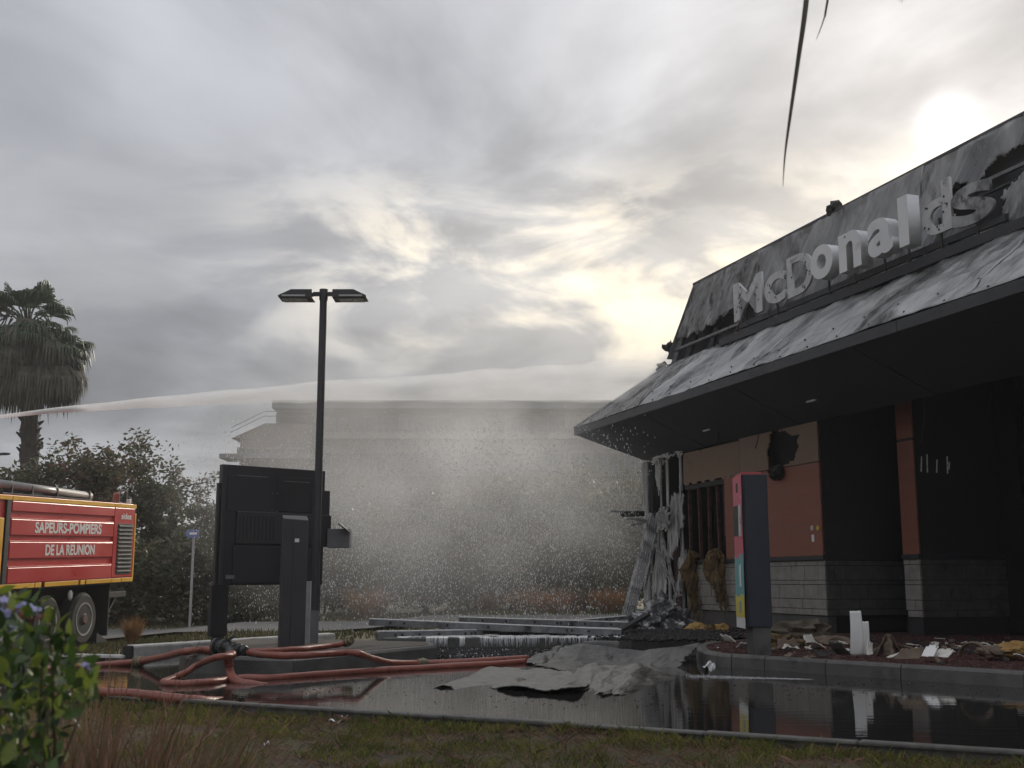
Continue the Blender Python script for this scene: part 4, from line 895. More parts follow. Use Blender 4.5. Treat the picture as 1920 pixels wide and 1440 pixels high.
# ------------------------------------------------------------------ hoses
m_hose = M('red_hose', [(0.165, 0.042, 0.026), (0.25, 0.070, 0.043)], 10, 0.36, bump=0.15, bscale=200, soot=0.15, sootcol=(0.12, 0.04, 0.03), sscale=3)
def hose(label, pts, r=0.046, flat=0.86, cpl=0):
    q = [G(u, v, z) for u, v, z in pts]; mb = MB(); sp = smooth_path(q, 10); sd = pts[0][0] * .1
    sp = [p + Vector((.012 * fb(i * .13, sd), .02 * fb(i * .13, sd + 5), .006 * fb(i * .2, sd + 9))) for i, p in enumerate(sp)]
    mb.tube(sp, [r * (1 + .10 * fb(i * .17, sd + 3)) for i in range(len(sp))], 14, squash=flat)
    ob_ = tag(mb.build('fire_hose', m_hose, smooth=True), label, 'hose', 'red fire hoses on the flooded lot')
    if cpl:
        k = int(len(sp) * cpl); d = (sp[k + 1] - sp[k - 1]).normalized(); mb = MB(); mb.lathe(sp[k] - d * .07, d, [(0, r * 1.05), (.01, r * 1.3), (.05, r * 1.3), (.055, r * 1.5), (.085, r * 1.5), (.09, r * 1.3), (.13, r * 1.3), (.14, r * 1.05)], 14); mb.build('coupling', M('dull_brass', [(.16, .13, .08), (.26, .22, .14)], 9, .4, metal=.7, soot=.3, sscale=6), ob_)
    return ob_
W = 0.02; I = IZ + 0.045
hose('thick red hose rising from the flood onto the island to the coupling', [(60, 1258, W), (120, 1252, W), (200, 1246, W), (265, 1240, .06), (310, 1231, .15), (345, 1222, .235), (385, 1219, I), (445, 1224, I)], 0.047, cpl=.42)
hose('red hose running along the island and down toward the crumpled sheet', [(452, 1220, I + .02), (480, 1226, I), (520, 1229, I), (580, 1228, I), (640, 1224, I), (672, 1225, I), (700, 1235, .15), (735, 1243, .06), (790, 1243, W), (880, 1240, W), (990, 1234, W)], 0.042, cpl=.8)
hose('red hose looping off the island into the flood and doubling back', [(438, 1229, I), (405, 1233, I - .01), (372, 1246, .12), (345, 1262, .05), (320, 1273, W), (306, 1279, W), (330, 1282, W), (390, 1279, W), (440, 1272, W), (500, 1271, W), (600, 1264, W), (760, 1254, W), (900, 1246, W), (985, 1240, W)], 0.04)
hose('short red hose bending down the island edge below the coupling', [(436, 1226, I), (430, 1230, I - .005), (428, 1243, .16), (430, 1260, .07), (440, 1276, W), (470, 1284, -0.01), (520, 1290, -0.06)], 0.048)
hose('thick red hose lying along the front kerb by the dry grass', [(90, 1306, .03), (170, 1300, .03), (240, 1301, .03), (310, 1308, .025), (370, 1314, .0), (420, 1316, -0.045)], 0.052)
hose('loose red hose end resting on the island behind the post', [(470, 1222, I), (510, 1220, I), (560, 1217, I), (610, 1212, I), (640, 1207, I + .02), (655, 1202, I + .05)], 0.04, cpl=.985 - .03)
m_coup = M('wet_black_metal', [(0.010, 0.010, 0.010), (0.03, 0.03, 0.03)], 8, 0.25, bump=0.2)
c0 = G(422, 1212, IZ + 0.10); cdir = (G(470, 1222, IZ + .06) - G(408, 1212, IZ + .10)); cl = cdir.length; cdir.normalize()
coup = empty('hose_coupling', (c0.x, c0.y, IZ), 'wet black hose dividing coupling on the island below the menu board', 'hose coupling')
st = G(404, 1211, IZ + 0.11)
mb = MB(); mb.lathe(st, cdir, [(0, 0.085), (0.05, 0.10), (0.06, 0.075), (0.12, 0.075), (0.13, 0.095), (0.17, 0.095), (0.18, 0.07), (0.26, 0.065)], 16); mb.build('valve_body', m_coup, coup)
for k in range(3):
    mb = MB(); mb.lathe(st + cdir * (0.27 + 0.075 * k), cdir, [(0, 0.06 - .006 * k), (0.02, 0.075 - .008 * k), (0.045, 0.075 - .008 * k), (0.06, 0.055 - .006 * k)], 14); mb.build('ring', m_coup, coup)
mb = MB(); mb.tube([st + cdir * .2, st + cdir * .22 + Vector((.04, -.1, -.03)), st + cdir * .24 + Vector((.03, -.16, -.08))], [0.06, 0.055, 0.05], 12); mb.build('outlet', m_coup, coup)
mb = MB(); mb.bar(st + cdir * .2 + ZV * .08, st + cdir * .3 + ZV * .14, .03, .02); mb.build('lever', m_coup, coup)

# ------------------------------------------------------------------ crumpled sheets in the flood
m_flood = M('muddy_sheet_metal', [(0.035, 0.034, 0.029), (0.075, 0.073, 0.063), (0.14, 0.136, 0.12)], 2.4, 0.36, metal=0.3, bump=0.3, bscale=30, soot=0.30, sscale=7, sootcol=(0.05, 0.048, 0.04))
def crumple(label, corners, zf, nu=60, nv=40, keep=None, mat=None, cat='metal sheet', fa=.55):
    seed = corners[0][0] * 0.013; fr_ = random.Random(int(seed * 1000)); asp = 2.0
    folds = [(fr_.uniform(0, 3.14), fr_.uniform(-.5, .5), fr_.choice((-1, 1)) * fr_.uniform(.05, .13)) for _ in range(9)]
    def fold(s, t): return sum(am * abs(math.cos(an) * (s - .5) * asp + math.sin(an) * (t - .5) - off) for an, off, am in folds)
    ms = [fold(i / 8, j / 6) for i in range(9) for j in range(7)]; lift = sum(ms) / len(ms)
    (a, b, c, d) = [G(u, v, 0) for u, v in corners]      # near left, near right, far right, far left
    def fn(s, t):
        q = a * (1 - s) * (1 - t) + b * s * (1 - t) + c * s * t + d * (1 - s) * t; q = q.copy()
        f = 0.0
        for (an, off, am) in folds:
            f += am * abs(math.cos(an) * (s - .5) * asp + math.sin(an) * (t - .5) - off + .03 * fb(s * 2, t * 2, off))
        q.z = max(-0.025, zf(s, t) * .50 + fa * (f - lift) + 0.012 * fb(s * 8, t * 5, seed)); q.x += .03 * fb(s * 5, t * 4, seed); q.y += .06 * fb(s * 5, t * 4, seed + 4); return q
    mb = MB(); mb.grid(fn, nu, nv, keep)
    return tag(mb.build('crumpled_sheet', mat or m_flood, smooth=False, solid=0.008, clean=True, base=False), label, cat, 'crumpled roof sheets in the flood')
def z1(s, t):
    z = 0.015 + 0.10 * math.sin(math.pi * min(1, s * 1.05)) * (0.55 + 0.45 * math.sin(t * 3.1)) + 0.05 * fb(s * 3, t * 2, 4)
    z += 0.03 * math.sin(s * 13) * (1 - t) ** 2 - 0.10 * max(0, 0.10 - s) / 0.10 - 0.08 * max(0, s - .88) / .12
    return z
crumple('wide grey roof sheet floating flat with wavy lifted front edge', [(796, 1290), (1085, 1306), (1130, 1266), (900, 1258)], z1, keep=lambda s, t: t > 0.10 * (1 + fb(s * 6, 1)) * abs(math.sin(s * 4)))
def z2(s, t): return -0.03 + 0.15 * math.exp(-((s - 0.55 - .1 * t) / 0.22) ** 2) * (0.4 + 0.6 * t) + 0.09 * math.exp(-((s - .15) / .1) ** 2) + 0.03 * fb(s * 4, t * 3, 2) + 0.02 * abs(math.sin(s * 9 + t * 4))
crumple('bent grey roof sheet with a bright pleated ridge in the flood', [(1050, 1306), (1180, 1306), (1300, 1272), (1080, 1264)], z2, fa=.62, keep=lambda s, t: not (t < .3 and abs(s - .5) < .2 * fb(s * 5)) and s < .97 + .06 * fb(t * 9) and t > .06 * (1 + 2 * fb(s * 9, 3)))
def z3(s, t): return -0.02 + 0.20 * t * (0.75 + 0.35 * s) + 0.05 * fb(s * 3, t * 2, 9) + 0.06 * math.sin(s * 5 + 1) * t - 0.10 * max(0, .15 - s) / .15
m_flood2 = M('wet_dark_sheet_metal', [(0.014, 0.014, 0.012), (0.028, 0.027, 0.024), (0.08, 0.078, 0.07)], 4, 0.4, metal=0.2, bump=0.4, bscale=30, soot=0.3, sscale=5)
crumple('large dark wet sheet rising out of the flood toward the bed kerb', [(1000, 1256), (1262, 1272), (1320, 1240), (1060, 1236)], z3, mat=m_flood2, fa=.9, keep=lambda s, t: s < 0.97 - 0.2 * (1 - t) + 0.05 * fb(t * 6))
def z4(s, t): return -0.02 + 0.12 * t + 0.10 * math.sin(s * math.pi) * t + 0.03 * fb(s * 3, t * 3, 5)
crumple('small dark metal scrap lying behind the wide floating sheet', [(985, 1246), (1060, 1252), (1060, 1232), (1000, 1232)], z4, 24, 16, mat=m_flood2)
def z5(s, t): return 0.0 + 0.16 * math.sin(s * 3.0) * (0.5 + .5 * t) + 0.05 * fb(s * 4, t * 4, 7)
crumple('torn pale flap curling up beside the rounded bed kerb', [(1318, 1262), (1340, 1256), (1350, 1236), (1330, 1232)], z5, 18, 14, mat=m_foam)
rc = G(1128, 1233, 0.0); roll = empty('rolled_mat', (rc.x, rc.y + .2, 0), 'rolled up dark grey roofing felt lying below the ledge', 'roll')
x0, x1 = P(1094, 1212, rc.y).x, P(1162, 1210, rc.y).x; rr = 0.10
mb = MB(); mb.tube([(x0, rc.y + .12, rr), (x0 + .03, rc.y + .12, rr + .004), ((x0 + x1) / 2, rc.y + .13, rr + .012), (x1 - .02, rc.y + .14, rr + .01), (x1, rc.y + .14, rr + .008)], [rr * .9, rr, rr * 1.03, rr, rr * .92], 20); mb.build('felt', m_flood2, roll, smooth=False)
mb = MB(); mb.tube([(x0 - .012, rc.y + .12, rr), (x0 + .01, rc.y + .12, rr)], rr * 0.55, 14); mb.build('core', m_black, roll)

# ------------------------------------------------------------------ fallen beams
def beam(label, u0, v0, Y0_, u1, v1, Y1_, w=0.10, h=0.10, mat=None, sub=True):
    p, q = P(u0, v0, Y0_), P(u1, v1, Y1_); root = empty('fallen_beam', Vector(((p.x + q.x) / 2, (p.y + q.y) / 2, min(p.z, q.z))), label, 'beam', 'beams fallen from the roof')
    d = (q - p).normalized(); up = d.cross(Vector((1, 0, 0)).cross(d)).normalized() if False else ZV
    mb = MB(); mb.bar(p, q, 0.012, h); mb.build('web', mat or m_beam, root, bevel=0.002)
    sx = d.cross(ZV).normalized()
    for s in (-1, 1):
        mb = MB(); off = ZV * (h / 2 + .006) * s + sx * (w / 2 - .006) * -1; mb.bar(p + off, q + off, w, 0.012); mb.build('flange', m_foam if s > 0 else (mat or m_beam), root)
    if sub:
        for k in range(7):
            t = random.uniform(.05, .95); c = p.lerp(q, t) + sx * 0.009; mb = MB(); mb.lathe(c, sx, [(0, 0.022), (0.006, 0.022)], 8); mb.build('bolt_hole', m_black, root)
    return root
beam('long pale channel beam lying across the others with its end free', 692, 1166, 18.6, 1165, 1186, 18.3, 0.12, 0.085)
beam('short channel beam resting on the ledge beside the island', 710, 1191, 18.0, 905, 1187, 18.5, 0.12, 0.10)
beam('channel beam with foam on top lying behind the longest beam', 860, 1162, 19.8, 1178, 1172, 19.4, 0.12, 0.08)
beam('thin channel beam half under the longest beam', 900, 1176, 19.0, 1180, 1182, 19.2, 0.10, 0.05)
beam('thin slanting channel beam pointing at the leaning strips', 1060, 1168, 20.2, 1175, 1158, 20.8, 0.10, 0.05)
def plank(label, p, q, w, h, mat, name='charred_plank', cat='plank', group='charred timber by the heap'):
    mb = MB(); n = 10; a, b = Vector(p), Vector(q)
    mb.bar(a, b, w, h); return tag(mb.build(name, mat, bevel=0.008), label, cat, group)
plank('charred plank propped at a slant on the rubble heap', P(1146, 1192, 18.6), P(1214, 1152, 19.6), 0.12, 0.05, m_char)
plank('black joist lying under the fallen beams', (-1.2, 19.3, 0.19), (1.55, 19.25, 0.19), 0.14, 0.09, m_char)
plank('second black joist lying under the fallen beams', (-0.2, 18.6, 0.18), (1.85, 18.75, 0.18), 0.12, 0.07, m_char)
# strips leaning against the burnt corner
for i in range(5):
    p = P(1222 + 3 * i - 2, 962 + 4 * i, 24.2); q = P(1163 + 4.6 * i, 1160, 23.6); q.z = 0.16
    mb = MB(); d = (q - p).normalized(); mb.bar(p, q, 0.055, 0.035, (0, 1, 0)); mb.bar(p + Vector((.032, -.01, 0)), q + Vector((.032, -.01, 0)), 0.012, 0.06, (0, 1, 0))
    tag(mb.build('leaning_strip', m_frost, bevel=0.003), ['outermost foam streaked profile leaning beside the shrubs', 'second leaning profile from the shrubs at the burnt corner', 'middle one of five profiles leaning at the burnt corner', 'fourth leaning profile from the shrubs at the burnt corner', 'innermost leaning profile against the torn cladding'][i], 'metal strip', 'profiles leaning at the burnt corner')

# ------------------------------------------------------------------ rubble heap and insulation
def lump(name, label, u, v, Y, r, mat, seed, cat, group=None, amp=0.5, fr=1.6, sub=3):
    c = P(u, v, Y); mb = MB(); mb.blob(c, r, sub, amp, fr, seed); return tag(mb.build(name, mat, smooth=False), label, cat, group)
HS = [(1212, 1174, .34, .24), (1240, 1162, .36, .32), (1265, 1168, .34, .26), (1280, 1182, .28, .18), (1228, 1186, .28, .14), (1252, 1188, .3, .14), (1205, 1186, .24, .12), (1250, 1150, .2, .18)]
m_ash = M('ash_and_foam', [(0.014, 0.014, 0.014), (0.06, 0.06, 0.06), (0.48, 0.48, 0.47)], 6, 0.8, bump=0.9, bscale=22)
for i, (u, v, rx, rz) in enumerate(HS):
    lump('rubble_lump', ['rubble lump on the side of the heap toward the fallen beams', 'large foam streaked lump near the top of the rubble heap', 'rubble lump in the middle of the heap below the studs', 'rubble lump of the heap touching the stone plinth', 'low rubble lump at the foot of the heap below the plank', 'low rubble lump at the foot of the heap near yellow foam', 'smallest rubble lump under the propped charred plank', 'topmost narrow lump of the rubble heap'][i], u, v, 20.6 + .25 * (i % 3), (rx, rx * .8, rz), m_ash, i + 1, 'rubble', 'rubble heap below the burnt corner', 0.75, 1.9)
lump('foam_chunk', 'rounded yellow foam chunk lying beside the rubble heap', 1304, 1182, 20.2, (.20, .16, .13), m_yellow, 21, 'foam chunk', None, .3)
lump('foam_chunk', 'brown scorched foam chunk between two yellow chunks', 1330, 1183, 20.2, (.12, .12, .11), m_brownins, 22, 'foam chunk', None, .4)
lump('foam_chunk', 'small yellow foam chunk against the plinth', 1352, 1182, 20.2, (.13, .11, .11), m_yellow, 23, 'foam chunk', None, .35)
pts = []
for i in range(1800):
    q = G(random.gauss(1260, 60), random.uniform(1178, 1203), 0.15); pts.append((q.x, q.y, 0.16 + random.uniform(0, .03)))
scatter_mesh('ash_grit', m_char, pts, 0.03, 'black ash and grit around the rubble heap', 'ash', 'oct')
def insul(label, prof, seed):
    # prof: list of (u, v, half width px); hangs in front of the wall
    mb = MB(); q = []; rads = []
    for u, v, w in prof:
        a, z = A(u, v, -0.10); q.append(B(a, -0.10, z)); rads.append(w / 2181 * 23.5)
    k0 = len(mb.v); q = smooth_path(q, 5); rr = []
    for i in range(len(q)):
        t = i / (len(q) - 1) * (len(rads) - 1); j = min(int(t), len(rads) - 2); rr.append(rads[j] + (rads[j + 1] - rads[j]) * (t - j))
    mb.tube(q, rr, 22)
    for i, v in enumerate(mb.v):
        d = Vector((fb(v.x * 5, v.y * 5, v.z * 2.2 + seed), fb(v.x * 5 + 9, v.y * 5, v.z * 2 + seed), fb(v.x * 4, v.y * 4 + 5, v.z * 4 + seed))); mb.v[i] = v + d * 0.13
    rs = random.Random(seed)
    for i in range(46):
        p = q[rs.randrange(len(q))] + Vector((rs.uniform(-.1, .1), -.12, rs.uniform(-.1, .1))); mb.tube([p, p + Vector((rs.uniform(-.05, .05), rs.uniform(-.05, 0), -rs.uniform(.05, .16))), p + Vector((rs.uniform(-.08, .08), rs.uniform(-.05, .02), -rs.uniform(.16, .36)))], [.016, .012, .003], 4)
    return tag(mb.build('insulation_clump', m_brownins, smooth=False), label, 'insulation', 'insulation hanging from the burnt window')
insul('narrow clump of burnt brown insulation hanging over the stones by the corner', [(1296, 1040, 10), (1292, 1060, 15), (1296, 1085, 13), (1298, 1110, 10), (1303, 1135, 6), (1304, 1146, 2)], 1.0)
insul('wide clump of burnt insulation hanging over the stones beside the totem', [(1346, 1036, 12), (1342, 1055, 20), (1344, 1075, 18), (1346, 1095, 13), (1350, 1115, 9), (1352, 1126, 4)], 6.0)

# ------------------------------------------------------------------ scraps on the planting bed
def curl(name, label, u, v, Y, w, h, lean, curve, yaw, mat, twist=0.0, thick=0.01, cat='sheet', group=None, ragged=0.0):
    """a bent strip standing or lying on the bed: runs along its own arc"""
    base = P(u, v, Y); base.z = max(0.145, base.z); X = Vector((math.cos(yaw), math.sin(yaw), 0)); Yv = Vector((-math.sin(yaw), math.cos(yaw), 0))
    def fn(s, t):
        ang = lean + curve * t; n = 12; x = z = 0.0
        steps = max(1, int(t * n * 2))
        for i in range(steps):
            a = lean + curve * (t * (i + .5) / steps); x += math.cos(a) * h * t / steps; z += math.sin(a) * h * t / steps
        q = base + X * ((s - .5) * w * (1 - 0.15 * t)) + Yv * x + ZV * z + X * twist * t
        q = q + ZV * (0.01 * fb(s * 3, t * 3, u)); q.z = max(q.z, 0.147); return q
    mb = MB(); mb.grid(fn, 10, 20, (lambda s, t: t < 0.92 - ragged * (0.5 + fb(s * 4, 1, u))) if ragged else None); return tag(mb.build(name, mat, smooth=True, solid=thick, clean=True), label, cat, group)
m_cream = M('cream_panel', [(0.50, 0.48, 0.42), (0.64, 0.62, 0.56)], 4, 0.55, soot=0.15, sootcol=(0.15, 0.12, 0.09), sscale=5)
m_tanv = M('scorched_cardboard', [(0.09, 0.065, 0.045), (0.19, 0.14, 0.10)], 6, 0.9, bump=0.4, soot=0.25, sscale=4)
curl('curled_panel', 'tall white curved panel standing upright on the red gravel', 1606, 1229, 13.4, 0.155, 0.50, 1.75, -0.35, 0.12, m_white, 0.01, 0.014, 'panel', 'scraps on the planting bed')
curl('curled_panel', 'narrow white panel leaning behind the tall curved one', 1622, 1228, 13.6, 0.10, 0.38, 1.72, -0.3, 0.2, m_white, 0.02, 0.012, 'panel', 'scraps on the planting bed')
curl('curled_panel', 'small pale pointed flap at the foot of the white panels', 1632, 1228, 13.3, 0.12, 0.20, 0.9, 0.8, 0.7, m_cream, 0.12, 0.01, 'panel', 'scraps on the planting bed', .4)
curl('curled_panel', 'grey curved flap lying left of the tall white panel', 1583, 1227, 13.3, 0.16, 0.22, 2.6, -1.2, -0.5, m_flood, -0.1, 0.01, 'panel', 'scraps on the planting bed', .2)
curl('curled_panel', 'dull hooked sheet standing near the right end of the bed', 1800, 1230, 12.2, 0.12, 0.42, 1.6, 2.9, 0.9, m_tanv, 0.0, 0.012, 'panel', 'scraps on the planting bed')
curl('curled_panel', 'thin white curved strip lying on the gravel', 1665, 1233, 12.8, 0.05, 0.26, 0.2, 0.25, -1.2, m_cream, 0.0, 0.012, 'strip', 'scraps on the planting bed')
mb = MB(); cb = P(1668, 1228, 13.6)
mb.grid(lambda s, t: Vector((cb.x + (s - .5) * 0.34 * (1 - t * .85) + 0.02 * fb(s * 5, t * 4, 3), cb.y + 0.12 * math.sin(s * 9) * (1 - t) + .02 * fb(s * 4, t * 3), 0.145 + 0.25 * t + .02 * fb(s * 6, t * 6, 8))), 22, 16)
tag(mb.build('tented_board', m_tanv, smooth=True, solid=0.012), 'brown scorched board tented up like a peak beside white panels', 'board', 'scraps on the planting bed')
SCR = [(1760, 1232, 12.6, .20, .07, m_cream, 'small white folded scrap in the middle of the bed'), (1737, 1231, 12.6, .14, .08, m_white, 'white crumpled scrap left of the folded one'),
       (1700, 1236, 12.3, .26, .05, m_tanv, 'flat brown scrap on the gravel between white bits'), (1420, 1226, 14.0, .10, .05, m_cream, 'pale scrap touching the totem pedestal'),
       (1480, 1212, 15.2, .36, .05, m_tanv, 'flat brown board lying right of the totem'), (1520, 1205, 15.8, .30, .05, m_cream, 'pale flat board on the scrap pile by the plinth'),
       (1460, 1196, 16.4, .26, .05, m_white, 'thin white board sticking out of the scrap pile'), (1545, 1214, 15.0, .22, .05, m_cream, 'cream splinter at the end of the scrap pile'),
       (1370, 1203, 16.6, .30, .04, m_cream, 'long pale slat lying left of the totem'), (1915, 1231, 11.9, .08, .04, m_white, 'white chip at the far end of the bed'),
       (1690, 1222, 14.2, .20, .05, m_tanv, 'thin brown shard below the dark return wall'), (1870, 1222, 13.2, .16, .04, m_white, 'white sliver among the yellow chunks'),
       (1390, 1214, 15.2, .14, .06, m_white, 'white torn scrap behind the totem pedestal')]
for i, (u, v, Y, w, h, mat, lab) in enumerate(SCR):
    curl('scrap', lab, u, v, Y, w, h * 3.2, 0.25 + .3 * (i % 3), 0.5 - .5 * (i % 2), -0.9 + 0.35 * i, mat, 0.05 * (i % 3), 0.009, 'scrap', 'scraps on the planting bed', .25)
lump('scrap_mound', 'crumpled brown mound of wet cladding behind the totem', 1500, 1190, 17.0, (.48, .28, .19), M('wet_brown_cladding', [(0.03, 0.024, 0.016), (0.085, 0.068, 0.045), (0.15, 0.12, 0.085)], 5, 0.7, bump=0.8, bscale=20, soot=.3, sscale=3), 31, 'mound', None, 0.6, 2.2)
lump('scrap_mound', 'low olive crumpled mound beside the totem pedestal', 1462, 1208, 15.6, (.34, .22, .13), m_brownins, 33, 'mound', None, 0.6, 2.2)
lump('scrap_mound', 'flat dark mound of scraps beyond the tall white panel', 1560, 1206, 16.2, (.4, .22, .09), m_tanv, 35, 'mound', None, 0.7, 2.2)
for i, (u, v, r, lab) in enumerate(((1862, 1222, .13, 'stubby scorched foam log near the end of the bed'), (1895, 1220, .15, 'rounded yellow foam block at the end of the bed'), (1918, 1214, .13, 'orange foam block behind the rounded yellow one'))):
    lump('foam_chunk', lab, u, v, 13.0, (r * 1.3, r, r * .55), m_yellow if i else m_tanv, 40 + i, 'foam chunk', None, .35)

# small fragments along the wall and on the bed
fr = random.Random(404); kinds = [(m_char, 'charred black fragment lying on the red gravel before the wall'), (m_tanv, 'scorched brown fragment lying on the red gravel before the wall'), (m_cream, 'small pale fragment lying on the red gravel before the wall')]
n = 0
while n < 96:
    u = fr.uniform(1430, 1915); v = fr.triangular(1190, 1250, 1214); q = G(u, v, 0.145)
    if not inside(pl, q.x, q.y): continue
    mat, lab = kinds[fr.choices((0, 1, 2), (5, 3, 2))[0]]; s = fr.uniform(.03, .10); an = fr.uniform(0, 3.14); X = Vector((math.cos(an), math.sin(an), 0)) * s; Yv = Vector((-math.sin(an), math.cos(an), 0)) * s * fr.uniform(.2, .7); tl = fr.uniform(0, .06); n += 1
    mb = MB(); mb.grid(lambda a, b: q + X * (a * 2 - 1 + .2 * fb(a * 2, b * 2, n)) + Yv * (b * 2 - 1 + .3 * fb(a * 3, b * 2, n + 3)) + ZV * (.004 + tl * a + .03 * abs(fb(a * 3, b * 3, n))), 5, 4, lambda a, b: fb(a * 2, b * 2, n * 1.7) > -.35)
    if mb.f: tag(mb.build('fragment', mat, solid=.008, clean=True), lab, 'fragment', 'small fragments on the planting bed')

fr = random.Random(31); pts = []
for i in range(700):
    u, v = fr.choice([(fr.uniform(700, 1320), fr.uniform(1245, 1330)), (fr.uniform(1280, 1900), fr.triangular(1262, 1330, 1275)), (fr.uniform(250, 700), fr.uniform(1265, 1310))]); q = G(u, v, 0.0); pts.append((q.x, q.y, .002))
scatter_mesh('floating_ash', m_char, pts, 0.011, 'black flakes of ash floating on the flood water', 'ash', 'tet', elong=.35)
# ------------------------------------------------------------------ trees and bushes
def quads_mesh(name, mat, cards, parent=None, off=Vector((0, 0, 0)), smooth=False):
    """cards: (centre, along, across) leaf shaped four point faces"""
    vs = []; fs = []
    for c, l, w in cards:
        k = len(vs); c = c - off; vs += [tuple(c - l), tuple(c + w), tuple(c + l), tuple(c - w)]; fs.append((k, k + 1, k + 2, k + 3))
    me = bpy.data.meshes.new(name); me.from_pydata(vs, [], fs); me.update(); me.materials.append(mat)
    o = bpy.data.objects.new(name, me); link(o)
    if parent is not None: o.parent = parent
    return o
def rvec(rnd):
    while True:
        v = Vector((rnd.uniform(-1, 1), rnd.uniform(-1, 1), rnd.uniform(-1, 1)))
        if 0.05 < v.length < 1: return v.normalized()
m_bark = M('bark', [(0.035, 0.028, 0.022), (0.08, 0.065, 0.052)], 8, 0.9, bump=0.8, stretch=(3, 3, 0.5))
def tree(name, label, base, h, cr, mats, n, seed, cat='tree', group=None, crown0=0.3, leaf=0.09, limbs=9, flat=0.8, multi=1, sparse=1.0):
    rnd = random.Random(seed); base = Vector(base); root = empty(name, base, label, cat, group)
    tmb = MB(); tips = []
    for st in range(multi):
        lean = Vector((rnd.uniform(-.15, .15), rnd.uniform(-.15, .15), 0)) * (1 + .8 * (multi > 1)) * h
        b0 = base + Vector((rnd.uniform(-.2, .2), rnd.uniform(-.2, .2), -0.1)) * (multi > 1)
        if multi == 1: b0.z -= 0.08
        pts = [b0 + lean * (t ** 1.3) + Vector((fb(t * 2, seed + st), fb(t * 2, seed + 9 + st), 0)) * 0.06 * h + ZV * (h * 0.85 * t) for t in (0, .2, .4, .6, .8, 1)]
        r0 = 0.022 * h / (1 + .5 * (multi > 1)); tmb.tube(pts, [r0 * (1 - .85 * t) for t in (0, .2, .4, .6, .8, 1)], 7)
        tips.append((pts[-1], 0.5))
        for i in range(limbs):
            t = rnd.uniform(crown0, 0.95); j = t * 5; a = pts[int(j)].lerp(pts[min(5, int(j) + 1)], j % 1)
            an = rnd.uniform(0, 6.28); l = cr * rnd.uniform(0.6, 1.05) * (1.15 - 0.5 * abs(t - .6)); e = a + Vector((math.cos(an) * l, math.sin(an) * l, l * rnd.uniform(-.05, .55)))
            m = a.lerp(e, .5) + Vector((0, 0, l * .10)); tmb.tube([a, m, e], [r0 * .35, r0 * .22, r0 * .06], 5)
            tips += [(e, .42), (m, .36), (a.lerp(e, .75), .4)]
            for k in range(3):
                f = m.lerp(e, rnd.uniform(.1, .9)) + rvec(rnd) * l * .4; tmb.tube([m.lerp(e, .3), f], [r0 * .13, r0 * .03], 4); tips.append((f, .34))
    tmb.build('trunk', m_bark, root, smooth=True)
    per = {}
    clumps = [(c, s * cr * sparse * rnd.uniform(.5, 1.1)) for c, s in tips for _ in range(2)]
    for i in range(n):
        c, s = clumps[rnd.randrange(len(clumps))]; d = rvec(rnd) * (s * rnd.random() ** .45); p = c + rvec(rnd) * s * .25 + Vector((d.x, d.y, d.z * flat))
        if p.z < base.z + 0.05: continue
        l = rvec(rnd); l.z *= .6; l.normalize(); w = l.cross(rvec(rnd)).normalized(); sz = leaf * rnd.uniform(.6, 1.35)
        k = rnd.choices(range(len(mats)), [1.0 / (q + 1) for q in range(len(mats))])[0]
        per.setdefault(k, []).append((p, l * sz, w * sz * .45))
    for k, cards in per.items(): quads_mesh('crown', mats[k], cards, root, base)
    return root
lf_dark = M('leaf_dark_green', [(0.045, 0.056, 0.026), (0.092, 0.104, 0.052)], 1.2, 0.6, island=0.35, trans=0.3)
lf_olive = M('leaf_olive', [(0.075, 0.072, 0.038), (0.15, 0.135, 0.072)], 1.2, 0.65, island=0.35, trans=0.35)
lf_red = M('leaf_reddish', [(0.10, 0.056, 0.042), (0.18, 0.105, 0.08)], 1.2, 0.65, island=0.35, trans=0.35)
lf_brown = M('leaf_brown', [(0.10, 0.078, 0.05), (0.19, 0.15, 0.10)], 1.2, 0.7, island=0.35, trans=0.3)
def at(u, Y): q = P(u, 1100, Y); return Vector((q.x, q.y, ground_z(q.x, q.y)))
def hgt(v, Y, z0): return P(960, v, Y).z - z0
TG = 'trees behind the fire engine'
for i, (u, Y, vt, cr, mats, lab, n) in enumerate((
    (-40, 34, 870, 1.7, [lf_dark, lf_olive], 'dark leafy tree behind the roof pipe of the fire engine', 6000),
    (60, 36, 850, 1.7, [lf_olive, lf_dark], 'olive tree growing beside the palm trunk', 7000),
    (150, 37, 815, 2.1, [lf_dark, lf_olive, lf_red], 'tallest spreading tree behind the fire engine lettering', 11000),
    (235, 35, 850, 1.6, [lf_olive, lf_red, lf_dark], 'reddish green tree behind the grille of the fire engine', 8000),
    (290, 38, 870, 1.5, [lf_dark, lf_red, lf_olive], 'loose reddish tree behind the blue street sign', 7000),
    (345, 37, 885, 1.4, [lf_dark, lf_olive], 'rounded dark tree between street sign and menu board', 7500),
    (400, 39, 930, 1.4, [lf_dark, lf_olive, lf_brown], 'low dark tree half behind the menu board', 7000))):
    b = at(u, Y); tree('broadleaf_tree', lab, b, hgt(vt - 4, Y, b.z), cr * 1.25, mats, int(n * .8), 40 + i, 'tree', TG, 0.25, 0.085, 15, sparse=.7)
UG = 'undergrowth shrubs below the trees'
